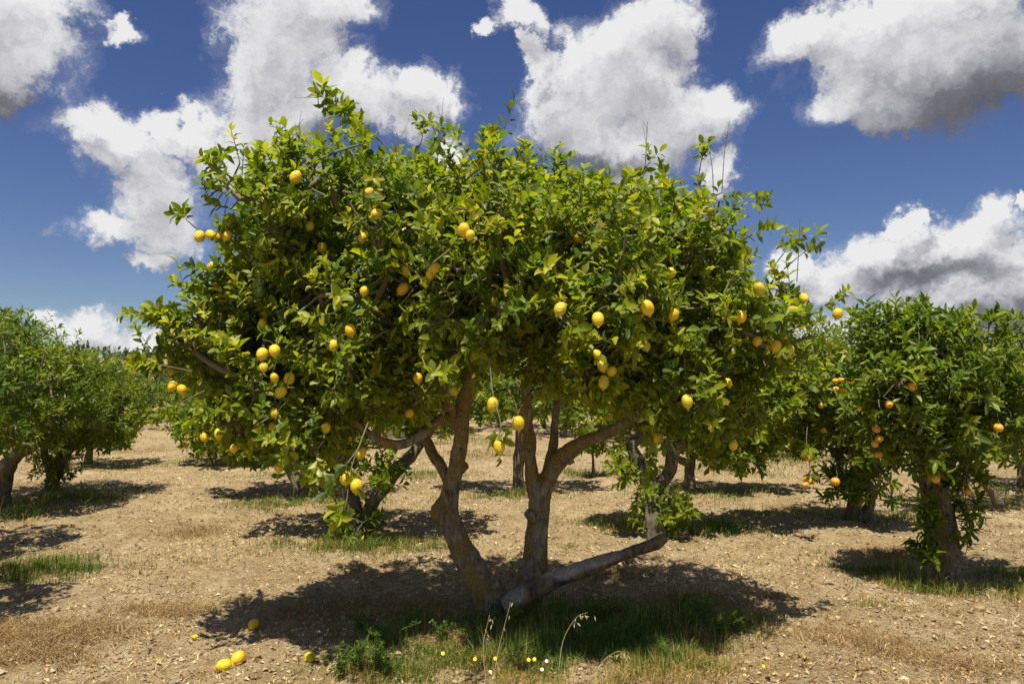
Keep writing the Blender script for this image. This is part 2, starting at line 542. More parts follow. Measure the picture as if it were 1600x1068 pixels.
def soil_material():
    m, t, out = new_mat('dry_soil')
    geo = t.nodes.new('ShaderNodeNewGeometry')
    pos = geo.outputs['Position']
    big = noise(t, pos, 0.55, 4, 0.6)
    mid = noise(t, pos, 3.2, 5, 0.65)
    fine = noise(t, pos, 28, 6, 0.7)
    grain = noise(t, pos, 140, 4, 0.7)
    f = M(t, 'ADD', M(t, 'ADD', M(t, 'MULTIPLY', big, 0.25), M(t, 'MULTIPLY', mid, 0.30)), M(t, 'ADD', M(t, 'MULTIPLY', fine, 0.30), M(t, 'MULTIPLY', grain, 0.15)))
    c = ramp(t, f, [(0.37, (0.15, 0.10, 0.045)), (0.47, (0.37, 0.272, 0.145)), (0.60, (0.58, 0.46, 0.28))])
    mot = sstep(t, noise(t, pos, 9.0, 5, 0.7), 0.46, 0.66)
    c = mixc(t, M(t, 'MULTIPLY', mot, 0.5), c, (0.20, 0.135, 0.062))
    pale = sstep(t, noise(t, pos, 2.1, 4, 0.6), 0.54, 0.70)
    c = mixc(t, M(t, 'MULTIPLY', pale, 0.35), c, (0.50, 0.42, 0.29))
    # dry straw lying in mats
    st = M(t, 'MULTIPLY', sstep(t, noise(t, pos, 1.1, 5, 0.7), 0.48, 0.62), sstep(t, noise(t, pos, 34, 4, 0.7), 0.42, 0.60))
    c = mixc(t, M(t, 'MULTIPLY', st, 0.8), c, (0.23, 0.135, 0.055))
    # pale chips
    v = t.nodes.new('ShaderNodeTexVoronoi')
    v.inputs['Scale'].default_value = 42
    v.inputs['Randomness'].default_value = 1.0
    t.links.new(VM(t, 'ADD', pos, VM(t, 'SCALE', noise(t, pos, 30, 3, 0.6, color=True), scale=0.05)), v.inputs['Vector'])
    sc = t.nodes.new('ShaderNodeSeparateColor')
    t.links.new(v.outputs['Color'], sc.inputs[0])
    chip = M(t, 'MULTIPLY', sstep(t, v.outputs['Distance'], 0.42, 0.30), M(t, 'GREATER_THAN', sc.outputs[0], 0.55))
    chipc = mixc(t, sc.outputs[1], (0.38, 0.27, 0.13), (0.66, 0.55, 0.36))
    c = mixc(t, M(t, 'MULTIPLY', chip, 0.8), c, chipc)
    # thin green growth, farther ground
    gm = M(t, 'MULTIPLY', sstep(t, noise(t, pos, 0.8, 4, 0.65), 0.58, 0.72), sstep(t, noise(t, pos, 16, 4, 0.7), 0.45, 0.6))
    c = mixc(t, M(t, 'MULTIPLY', gm, 0.5), c, (0.15, 0.145, 0.05))
    p = t.nodes.new('ShaderNodeBsdfPrincipled')
    t.links.new(c, p.inputs['Base Color'])
    p.inputs['Roughness'].default_value = 0.95
    p.inputs['Specular IOR Level'].default_value = 0.1
    h = M(t, 'ADD', M(t, 'ADD', M(t, 'MULTIPLY', fine, 1.0), M(t, 'MULTIPLY', grain, 0.4)), M(t, 'MULTIPLY', chip, 0.25))
    t.links.new(bump_node(t, h, 1.0, 0.035), p.inputs['Normal'])
    t.links.new(p.outputs[0], out.inputs[0])
    return m
SOIL = soil_material()

# ------------------------------------------------------------------ ground
def smooth01(x):
    x = np.clip(x, 0, 1)
    return x * x * (3 - 2 * x)

def gz(x, y, fine=True):
    x = np.asarray(x, float); y = np.asarray(y, float)
    p = np.stack([x, y, np.zeros_like(x)], -1).reshape(-1, 3)
    z = 0.04 * vnoise(p, 1.7, 3) + 0.035 * vnoise(p, 0.55, 4)
    if fine:
        near = np.clip(1.6 - np.hypot(p[:, 0], p[:, 1]) / 18.0, 0, 1)
        z = z + near * (0.022 * vnoise(p, 0.19, 5) + 0.013 * vnoise(p, 0.085, 6) + 0.006 * vnoise(p, 0.045, 7))
    # gentle grassy bank behind the orchard, and the hill beyond
    X, Y = p[:, 0], p[:, 1]
    start = 24 + 7 * smooth01((-X - 3) / 5.0)
    z = z + 1.6 * smooth01((Y - start) / 22.0) + 2.0 * smooth01((Y - 36) / 22.0) + 9 * smooth01((Y - 70) / 300.0)
    return z.reshape(x.shape)

def graded(segs):
    out = [segs[0][0]]
    for a, b, s in segs:
        n = max(1, int(round((b - a) / s)))
        out += list(np.linspace(a, b, n + 1)[1:])
    return np.array(out)
ys = graded([(-30, -2, 4), (-2, 2.4, 0.2), (2.4, 8, 0.034), (8, 16, 0.07), (16, 60, 0.4), (60, 200, 10), (200, 2500, 150)])
xh = graded([(0, 3.2, 0.034), (3.2, 9, 0.08), (9, 40, 0.5), (40, 200, 12), (200, 2500, 180)])
xs = np.concatenate([-xh[::-1][:-1], xh])
GX, GY = np.meshgrid(xs, ys)
GZ = gz(GX, GY)
nx, ny = len(xs), len(ys)
ii = (np.arange(ny - 1)[:, None] * nx + np.arange(nx - 1)[None]).ravel()
gq = np.stack([ii, ii + 1, ii + nx + 1, ii + nx], -1)
link('ground', make_mesh('ground', np.stack([GX, GY, GZ], -1).reshape(-1, 3), quads=gq, mat=SOIL, smooth=True), kind='structure')

# ------------------------------------------------------------------ leaves
def leaf_template(level, ratio, fold, droop, wave=0.0):
    """unit leaf along +X, normal +Z"""
    if level == 0:
        ts = [(0.0, 0.0), (0.22, 0.72), (0.52, 1.0), (0.82, 0.56), (1.0, 0.0)]
        V = [(0, 0, 0)]
        for k, (t_, w) in enumerate(ts[1:-1]):
            zc = -droop * t_ * t_
            hw = 0.5 * ratio * w
            wv_ = wave * (1 if k % 2 else -1)
            V += [(t_, -hw, zc + fold * hw + wv_ * hw), (t_, 0, zc), (t_, hw, zc + fold * hw - wv_ * hw)]
        V.append((1.0 - 0.25 * droop, 0, -droop))
        T = [(0, 2, 1), (0, 3, 2), (7, 8, 10), (8, 9, 10)]
        Q = [(1, 2, 5, 4), (2, 3, 6, 5), (4, 5, 8, 7), (5, 6, 9, 8)]
        T = [(0, 1, 2), (0, 2, 3), (7, 10, 8), (8, 10, 9)]
        Q = [(1, 4, 5, 2), (2, 5, 6, 3), (4, 7, 8, 5), (5, 8, 9, 6)]
        return np.array(V, float), np.array(T), np.array(Q)
    hw = 0.5 * ratio
    V = [(0, 0, 0), (0.48, -hw, -droop * .23 + fold * hw), (0.5, 0, -droop * .25), (0.48, hw, -droop * .23 + fold * hw), (1 - 0.2 * droop, 0, -droop)]
    return np.array(V, float), np.array([(0, 1, 2), (0, 2, 3), (1, 4, 2), (2, 4, 3)]), np.zeros((0, 4), int)

def place_leaves(acc, tmpl, pos, d, n, L, tint):
    V, T, Q = tmpl
    k = len(pos)
    if not k: return
    d = unit(d)
    n = unit(n - (n * d).sum(-1, keepdims=True) * d)
    s = np.cross(n, d)
    P = pos[:, None] + L[:, None, None] * (V[None, :, 0, None] * d[:, None] + V[None, :, 1, None] * s[:, None] + V[None, :, 2, None] * n[:, None])
    off = np.arange(k)[:, None, None] * len(V)
    acc.add(P.reshape(-1, 3), (T[None] + off).reshape(-1, 3), (Q[None] + off).reshape(-1, 4) if len(Q) else None, np.repeat(tint, len(V), 0))

# ------------------------------------------------------------------ trees
def E(px, py, d, rx, ry, rd):
    return (at(px, py, d), np.array([rx * d / F_PX, rd, ry * d / F_PX]))

class Crown:
    def __init__(self, ells, seed, amp=0.2, cell=0.33, inset=0.0):
        self.inset = inset
        self.c = np.array([e[0] for e in ells]); self.r = np.array([e[1] for e in ells])
        self.seed, self.amp, self.cell = seed, amp, cell
    def f(self, p):
        q = (p[:, None] - self.c[None]) / self.r[None]
        l = np.linalg.norm(q, axis=-1)
        k = l.argmin(1)
        rr = self.r[k].min(-1)
        a = 1 - l[np.arange(len(p)), k]
        out = unit((p - self.c[k]) / self.r[k] ** 2)
        nz = self.amp * vnoise(p, self.cell, self.seed) + 0.5 * self.amp * vnoise(p, self.cell * 0.45, self.seed + 9)
        return a * rr + nz * rr.clip(0.25, 0.6) - self.inset, out      # metres inside the surface
    def sample(self, rng, n, shell=0.30, deep=0.22):
        vol = self.r.prod(-1) ** 0.7
        got_p, got_o, cnt = [], [], 0
        while cnt < n:
            k = rng.choice(len(vol), size=n * 3, p=vol / vol.sum())
            u = unit(rng.normal(size=(len(k), 3))) * (rng.random((len(k), 1)) ** (1 / 3)) * 1.2
            p = self.c[k] + u * self.r[k]
            fv, o = self.f(p)
            pr = np.where(fv < 0, 0, np.where(fv < shell, 1.0, deep))
            ok = rng.random(len(k)) < pr
            got_p.append(p[ok]); got_o.append(o[ok]); cnt += ok.sum()
        P, O = np.concatenate(got_p), np.concatenate(got_o)
        s = rng.permutation(len(P))[:n]
        return P[s], O[s]

def shoots_to_leaves(rng, base, w, Ls, n_leaf, Lrange, bias, level, hang=None, yellow=0.006):
    """leaf arrays for shoots that start at base, run along w for Ls"""
    k = len(base)
    idx = np.repeat(np.arange(k), n_leaf)
    j = np.tile(np.arange(n_leaf), k)
    t = 0.12 + 0.88 * (j + rng.random(len(j)) * 0.6) / n_leaf
    t = np.minimum(t, 1.0)
    ww = w[idx]
    a = unit(np.cross(ww, np.array([0.2, 0.3, 0.93])))
    b = np.cross(ww, a)
    ph = j * 2.39996 + rng.random(k)[idx] * 6.28 + rng.normal(size=len(j)) * 0.3
    rad = np.cos(ph)[:, None] * a + np.sin(ph)[:, None] * b
    ang = R(72) - R(38) * t + rng.normal(size=len(j)) * 0.22
    d = np.cos(ang)[:, None] * ww + np.sin(ang)[:, None] * rad
    d[:, 2] -= 0.12
    n = np.sin(ang)[:, None] * ww - np.cos(ang)[:, None] * rad
    n = n + np.array([0, 0, 0.75]) + rng.normal(size=n.shape) * 0.28
    sag = -0.10 * Ls[idx] * t * t
    pos = base[idx] + ww * (Ls[idx] * t)[:, None]
    pos[:, 2] += sag
    L = rng.uniform(*Lrange, size=len(j)) * (0.75 + 0.35 * np.sin(t * 2.6)) * (0.8 + 0.4 * rng.random(k))[idx]
    hue = np.clip(bias[idx] + rng.normal(size=len(j)) * 0.09, 0, 0.86)
    hue = np.where(rng.random(len(j)) < yellow, 0.97, hue)
    tint = np.stack([hue, rng.random(len(j)), np.zeros(len(j))], -1)
    return pos, d, n, L, tint

def limb_pts(pts):
    return np.array([at(*p[:3]) for p in pts]), np.array([p[3] * p[2] / F_PX for p in pts])

def grow(name, label, base, limbs, ells, n_shoots, seed, leaf='lemon', level=0, cat='tree', group=None, n_leaf=9, Lrange=(0.075, 0.115),
         bark=BARK, extra=None, clear=None, parts=0, shell=0.28, deep=0.2, amp=0.2, hue=0.38, hue_sd=0.17, twig_sides=4, cell=0.33, bare=None, inset=0.0, stray=0):
    """one tree: trunk and limbs from polylines, branches grown towards the shoots, leaves on the shoots"""
    rng = np.random.default_rng(seed)
    base = np.asarray(base, float)
    root = link(name, None, None, base, label, cat, group)
    crown = Crown(ells, seed, amp, cell, inset)
    nodes, nrad = [], []
    for li, (pname, pts, rad, mat) in enumerate(limbs):
        n = max(8, int(np.linalg.norm(np.diff(pts, axis=0), axis=1).sum() / (0.016 if level == 0 else 0.06)))
        P = spline(pts, n)
        rr = np.interp(np.linspace(0, 1, n), np.linspace(0, 1, len(rad)), rad)
        V, T, Q = tube(P, rr, 30 if level == 0 else 10, 0.36, seed + li)
        C = np.zeros((len(V), 3))
        if mat is BARK_LOG:
            nrm = unit(V[:len(P) * 30].reshape(len(P), 30, 3) - P[:, None]).reshape(-1, 3)
            tt = np.repeat(np.linspace(0, 1, len(P)), 30)
            m = smooth01((nrm[:, 2] * 0.8 - nrm[:, 1] * 0.5 + 0.25 * vnoise(V[:len(nrm)], 0.09, 5) - 0.25) * 3) * smooth01((0.72 - tt) * 5) * smooth01((0.62 + vnoise(V[:len(nrm)], 0.11, 8)) * 2)
            C[:len(nrm), 0] = m
            C[-2:, 0] = 0.5
        acc = Acc(); acc.add(V, T, Q, C)
        link(pname, acc.mesh(pname, mat or bark, base), root)
        m = np.linspace(0, n - 1, max(4, n // 3)).astype(int)
        if pname not in ('dead_limb', 'burl', 'branch_stub'):
            nodes.append(P[m][len(m) // 3:]); nrad.append(rr[m][len(m) // 3:])
    nodes = np.concatenate(nodes)
    alive = list(nodes)
    # shoots
    tips, outd = crown.sample(rng, n_shoots, shell, deep)
    w = unit(0.75 * outd + np.array([0, 0, 0.42]) + rng.normal(size=outd.shape) * 0.42)
    Ls = rng.uniform(0.09, 0.22, size=n_shoots)
    if stray:                                   # long new shoots that stand out of the crown
        fv_ = crown.f(tips)[0]
        k_ = np.where((fv_ < 0.12) & (outd[:, 2] > 0.1))[0]
        k_ = rng.choice(k_, size=min(stray, len(k_)), replace=False)
        w[k_] = unit(0.4 * outd[k_] + np.array([0, 0, 0.8]) + rng.normal(size=(len(k_), 3)) * 0.25)
        Ls[k_] = rng.uniform(0.26, 0.42, len(k_))
    base_s = tips - w * np.minimum(Ls, 0.26)[:, None] * 0.6
    # branches: coarse targets first, then every shoot joins the nearest wood
    wood = Acc()
    PTS = np.zeros((len(nodes) + n_shoots * 8 + 4000, 3)); PTS[:len(nodes)] = nodes
    cnt = len(nodes)
    par = list(range(-1, len(nodes) - 1)); ch = [None] * cnt
    use = np.zeros(len(PTS))
    parent = np.full(len(PTS), -1)
    chains = []
    order = np.argsort(np.linalg.norm(base_s[:, None] - nodes[None, ::2], axis=-1).min(1) + rng.random(n_shoots) * 0.5)
    coarse = rng.choice(n_shoots, size=max(12, n_shoots // 22), replace=False)
    jobs = [(base_s[i] * 0.8 + 0.2 * nodes[np.linalg.norm(nodes - base_s[i], axis=1).argmin()], 0.10, False) for i in coarse] + [(base_s[i], 0.07, True) for i in order]
    for tgt, step, is_shoot in jobs:
        dd = np.linalg.norm(PTS[:cnt] - tgt, axis=1)
        k = int(dd.argmin()); dist = dd[k]
        m = min(7, max(1, int(dist / step)))
        if cnt + m >= len(PTS): break
        tt = np.arange(1, m + 1)[:, None] / m
        bow = np.array([0, 0, -0.10 * dist]) + rng.normal(size=3) * 0.07 * dist
        seg = PTS[k] * (1 - tt) + tgt * tt + bow * (4 * tt * (1 - tt))
        PTS[cnt:cnt + m] = seg
        parent[cnt] = k
        parent[cnt + 1:cnt + m] = np.arange(cnt, cnt + m - 1)
        chains.append((k, cnt, m))
        use[cnt + m - 1] += 1.0 if is_shoot else 0.2
        cnt += m
    for i in range(cnt - 1, len(nodes) - 1, -1):
        if parent[i] >= 0:
            use[parent[i]] += use[i]
    rr = np.minimum(0.0024 + 0.0022 * np.power(np.maximum(use, 0.5), 0.5), 0.016)
    for k, s, m in chains:
        P = np.vstack([PTS[k], PTS[s:s + m]])
        r = np.concatenate([[rr[s]], rr[s:s + m]])
        sides = 7 if r[0] > 0.012 and level == 0 else twig_sides
        V, T, Q = tube(P, r, sides, cap=False)
        wood.add(V, None, Q, (0.45 if r[0] > 0.008 else 0.75, 0, 0))
    for i in range(n_shoots):
        if level > 0 and i % 2: continue
        P = np.array([base_s[i], base_s[i] + w[i] * Ls[i] * 0.5, base_s[i] + w[i] * Ls[i]]); P[1, 2] -= .025 * Ls[i]; P[2, 2] -= .1 * Ls[i]
        V, T, Q = tube(P, [0.0028, 0.0022, 0.0012], 3, cap=False)
        wood.add(V, None, Q, (0.95, 0, 0))
    sh_hue = np.clip(hue + rng.normal(size=n_shoots) * hue_sd, 0.02, 0.84)
    arr = [shoots_to_leaves(rng, base_s, w, Ls, n_leaf, Lrange, sh_hue, level)]
    # hand-placed sprays: polylines with leafy shoots along their outer part
    for (pts, nsh, Lsc, hb) in (extra or []):
        P = spline(np.array([at(*p) for p in pts]), 14)
        V, T, Q = tube(P, np.linspace(0.0038, 0.0016, 14), 5, cap=False)
        wood.add(V, None, Q, (0.55, 0, 0))
        tt = np.linspace(0.45, 1.0, nsh) if nsh > 1 else np.array([1.0])
        b = np.array([P[min(13, int(round(v * 13)))] for v in tt])
        tan = unit(P[-1] - P[6])
        ww = unit(tan[None] * 0.8 + rng.normal(size=(nsh, 3)) * 0.45)
        LL = rng.uniform(0.05, 0.10, nsh)
        arr.append(shoots_to_leaves(rng, b, ww, LL, 6, (Lrange[0] * Lsc, Lrange[1] * Lsc), np.full(nsh, hb), level, yellow=0.0))
    for pts in (bare or []):
        P = spline(np.array([at(*p) for p in pts]), 8)
        V, T, Q = tube(P, np.linspace(0.0026, 0.0010, 8), 4, cap=False)
        wood.add(V, None, Q, (0.1, 0, 0))
        for q in range(3):
            i = 3 + q
            e = P[i] + unit(P[-1] - P[2] + rng.normal(size=3) * 0.22) * rng.uniform(0.06, 0.16)
            V, T, Q = tube(np.array([P[i], (P[i] + e) / 2 + rng.normal(size=3) * .006, e]), [0.0016, 0.0013, 0.0008], 3, cap=False)
            wood.add(V, None, Q, (0.1, 0, 0))
    pos, d, n, L, tint = [np.concatenate(x) for x in zip(*arr)]
    if clear is not None and len(clear):
        keep = np.ones(len(pos), bool)
        mid = pos + unit(d) * L[:, None] * 0.5
        for c, o, rad in clear:
            v = mid - c
            s = v @ o
            perp = np.linalg.norm(v - s[:, None] * o, axis=1)
            keep &= ~((s > -0.035) & (s < 0.34) & (perp < rad))
        pos, d, n, L, tint = pos[keep], d[keep], n[keep], L[keep], tint[keep]
    ratio = 0.50 if leaf == 'lemon' else 0.34
    mat = {'lemon': LEMON_LEAF, 'orange': ORANGE_LEAF, 'far': FAR_LEAF}[leaf]
    wood_o = link('branches' if level == 0 else 'branches', wood.mesh('branches', TWIG, base), root, kind='stuff')
    # leaves that show largest are parts of their own
    pick = np.zeros(0, int)
    variants = [leaf_template(0 if level == 0 else 1, ratio * rv, f_, dr, wv_) for rv, f_, dr, wv_ in
                [(1.0, 0.35, 0.14, 0.05), (0.92, 0.6, 0.26, 0.1), (1.1, 0.2, 0.08, -0.08), (0.85, 0.5, 0.38, 0.0), (1.05, 0.75, 0.18, 0.12)]]
    if parts:
        c = pos + unit(d) * L[:, None] * 0.5 - np.array([0, 0, CAM_H])
        u = c[:, 0] / c[:, 1]; v = c[:, 2] / c[:, 1]
        cellid = (np.floor(u / 0.030).astype(int) * 1000 + np.floor(v / 0.030).astype(int))
        o = np.argsort(c[:, 1])
        _, first = np.unique(cellid[o], return_index=True)
        cand = o[first]
        size = L[cand] / c[cand, 1]
        pick = cand[np.argsort(-size)][:parts]
    rest = np.setdiff1d(np.arange(len(pos)), pick)
    acc = Acc()
    vid = rng.integers(0, len(variants), len(pos))
    for q, tm in enumerate(variants):
        s = rest[vid[rest] == q]
        place_leaves(acc, tm, pos[s], d[s], n[s], L[s], tint[s])
    crown_o = link('crown', acc.mesh('crown', mat, base, smooth=(level == 0)), root, kind='stuff')
    if len(pick):
        lib = []
        for q, tm in enumerate(variants):
            for h in range(4):
                V, T, Q = tm
                hv = np.quantile(tint[pick, 0], [0.12, 0.4, 0.65, 0.9][h])
                lib.append(make_mesh('leaf', V, T, Q, np.tile([hv, 0.2 + 0.2 * h, 0], (len(V), 1)), mat, smooth=(level == 0)))
        qh = np.quantile(tint[pick, 0], [0.25, 0.5, 0.75])
        for i in pick:
            dv = unit(d[i]); nv = unit(n[i] - (n[i] @ dv) * dv); sv = np.cross(nv, dv)
            mtx = Matrix(((dv[0], sv[0], nv[0], pos[i, 0] - base[0]), (dv[1], sv[1], nv[1], pos[i, 1] - base[1]), (dv[2], sv[2], nv[2], pos[i, 2] - base[2]), (0, 0, 0, 1))) @ Matrix.Scale(float(L[i]), 4)
            lo = link('leaf', lib[int(vid[i]) * 4 + int(np.searchsorted(qh, tint[i, 0]))], crown_o)
            lo.matrix_local = mtx
    return root, crown

def G(px, py):
    """ground point under a photo pixel"""
    d = CAM_H * F_PX / (py - HOR)
    for _ in range(4):
        p = at(px, py, d)
        z = float(gz(p[0], p[1], False))
        d = d * (CAM_H - z) / max(CAM_H - p[2], 0.05)
    p = at(px, py, d); p[2] = float(gz(p[0], p[1], False))
    return p

def limb(name, pts, mat=None):
    P, r = limb_pts(pts)
    return (name, P, r, mat)

# ---- the main lemon tree
D0_ = 4.75
MAIN = [E(462, 350, 4.13, 112, 118, 0.75), E(575, 325, 4.08, 140, 120, 0.85), E(745, 345, 4.08, 150, 120, 0.9), E(915, 370, 4.08, 150, 112, 0.9), E(1060, 380, 4.13, 105, 112, 0.72),
        E(405, 500, 4.25, 110, 140, 0.65), E(560, 490, 4.0, 150, 125, 0.72), E(740, 480, 3.85, 150, 130, 0.72), E(910, 490, 3.88, 150, 125, 0.72), E(1075, 505, 4.08, 135, 125, 0.68),
        E(1190, 525, 4.08, 105, 75, 0.5), E(1235, 440, 4.1, 45, 40, 0.25), E(282, 560, 4.2, 84, 72, 0.45), E(425, 620, 4.1, 135, 92, 0.6), E(590, 610, 3.9, 115, 76, 0.55), E(1060, 610, 3.98, 135, 82, 0.6), E(885, 575, 3.83, 120, 74, 0.55),
        E(500, 680, 3.85, 95, 62, 0.45), E(355, 655, 4.0, 78, 64, 0.42), E(330, 480, 4.2, 60, 90, 0.4), E(640, 430, 4.68, 250, 180, 0.7), E(950, 430, 4.68, 230, 170, 0.7), E(1120, 650, 4.08, 95, 58, 0.45)]
bp = G(792, 940)
main_limbs = [
    limb('trunk', [(775, 955, 4.75, 31.7), (748, 905, 4.75, 23.5), (717, 850, 4.75, 16.4), (700, 795, 4.75, 15.8), (708, 750, 4.71, 13.3), (720, 690, 4.59, 12.2), (722, 645, 4.45, 11.3), (735, 590, 4.27, 9.2), (760, 520, 4.18, 7.1), (775, 440, 4.18, 4.6), (770, 360, 4.18, 2.6)]),
    limb('trunk', [(815, 965, 4.85, 25.5), (835, 890, 4.85, 18.4), (838, 830, 4.85, 16.8), (842, 780, 4.84, 15.8), (858, 745, 4.80, 13.8), (880, 712, 4.69, 11.7), (915, 690, 4.59, 10.2), (965, 668, 4.44, 9.2), (1010, 640, 4.32, 8.2), (1060, 580, 4.21, 6.2), (1100, 500, 4.18, 4.6), (1110, 400, 4.18, 2.6)]),
    limb('limb', [(838, 775, 4.84, 12.2), (830, 730, 4.78, 10.7), (828, 690, 4.69, 9.2), (822, 650, 4.54, 9.2), (825, 590, 4.37, 7.7), (850, 520, 4.28, 6.2), (880, 430, 4.23, 4.0), (890, 340, 4.18, 2.6)]),
    limb('limb', [(852, 750, 4.84, 9.2), (864, 700, 4.81, 7.7), (868, 650, 4.79, 7.1), (880, 600, 4.79, 6.2), (930, 500, 4.78, 4.6), (950, 400, 4.78, 2.6)]),
    limb('limb', [(706, 765, 4.74, 10.2), (690, 730, 4.78, 8.7), (672, 700, 4.86, 7.7), (650, 640, 4.87, 6.6), (610, 540, 4.78, 4.6), (590, 430, 4.68, 2.6)]),
    limb('limb', [(722, 655, 4.47, 9.2), (690, 655, 4.30, 8.7), (640, 690, 4.19, 7.7), (600, 690, 4.09, 6.2), (540, 650, 3.94, 4.6), (470, 610, 3.90, 3.6), (380, 590, 3.92, 2.0)]),
    limb('limb', [(712, 665, 4.48, 7.1), (690, 600, 4.14, 6.2), (640, 530, 3.98, 5.1), (560, 470, 3.93, 4.0), (470, 430, 3.98, 3.1), (400, 390, 4.08, 2.0)]),
    limb('limb', [(990, 655, 4.37, 6.2), (1060, 640, 4.22, 5.1), (1130, 590, 4.07, 4.0), (1200, 540, 4.03, 3.1), (1260, 500, 4.03, 1.5)]),
    limb('burl', [(697, 822, 4.72, 4), (687, 806, 4.7, 12), (686, 792, 4.7, 12), (694, 774, 4.72, 4)]),
    limb('branch_stub', [(712, 735, 4.72, 9), (722, 730, 4.68, 8), (727, 727, 4.66, 7)]), limb('branch_stub', [(835, 812, 4.8, 9), (826, 803, 4.76, 7.5), (823, 800, 4.75, 6.5)]), limb('branch_stub', [(875, 705, 4.76, 8), (890, 718, 4.7, 6), (894, 724, 4.69, 5)]),
    limb('dead_limb', [(792, 948, 4.62, 17.4), (830, 922, 4.60, 15.7), (880, 900, 4.58, 13.3), (930, 882, 4.60, 11.0), (985, 862, 4.62, 9.3), (1020, 850, 4.64, 8.7), (1038, 840, 4.67, 7.5)], BARK_LOG),
]
LEMONS = [(463, 278), (577, 302), (485, 354), (504, 387), (567, 372), (332, 417), (331, 368), (344, 370), (356, 369), (589, 335), (735, 368), (674, 428), (664, 441), (630, 452), (634, 423), (570, 455), (548, 516), (522, 540),
          (413, 573), (430, 548), (411, 553), (430, 590), (453, 591), (268, 580), (271, 603), (286, 609), (320, 682), (343, 677), (367, 700), (437, 729), (411, 506), (653, 591), (709, 610), (545, 686), (565, 707),
          (875, 483), (934, 499), (1011, 481), (1052, 492), (933, 554), (941, 571), (955, 580), (943, 597), (1047, 427), (1185, 452), (1182, 533), (1211, 541), (1137, 598), (1073, 627), (1027, 683), (1145, 695), (903, 371), (1008, 540),
          (1255, 466), (1157, 495), (505, 640), (440, 612), (430, 645), (428, 668), (510, 668), (575, 658), (725, 360), (680, 418), (1232, 547), (640, 645)]
FREE = [(810, 661, 3.33), (780, 697, 3.28), (770, 632, 3.36), (540, 747, 3.33), (557, 759, 3.30), (1309, 490, 3.93), (312, 369, 3.73)]
GREENS = [(405, 443), (406, 456)]
tmp = Crown(MAIN, 11, 0.36, 0.30, 0.06)
def on_crown(cr, px, py, inset=0.03, dmin=2.6, dmax=6.0, fall=4.3):
    ds = np.arange(dmin - 0.4, dmax, 0.02)
    P = np.array([at(px, py, v) for v in ds])
    fv, o = cr.f(P)
    k = np.argmax(fv > inset)
    if fv[k] <= inset:
        return at(px, py, fall - 0.4 if dmin < 3 else fall), np.array([0, -1.0, 0])
    return P[k], o[k]
lem_pos = [on_crown(tmp, x, y) for x, y in LEMONS]
grn_pos = [on_crown(tmp, x, y) for x, y in GREENS]
free_pos = [(at(*p), np.array([0, -1.0, 0])) for p in FREE]
clear = [(p, unit(o * 0.5 + np.array([-p[0] * 0.2, -1.0, 0.05])), 0.022 + 0.026 * ((i_ * 7) % 5) / 4) for i_, (p, o) in enumerate(lem_pos + grn_pos + free_pos)]
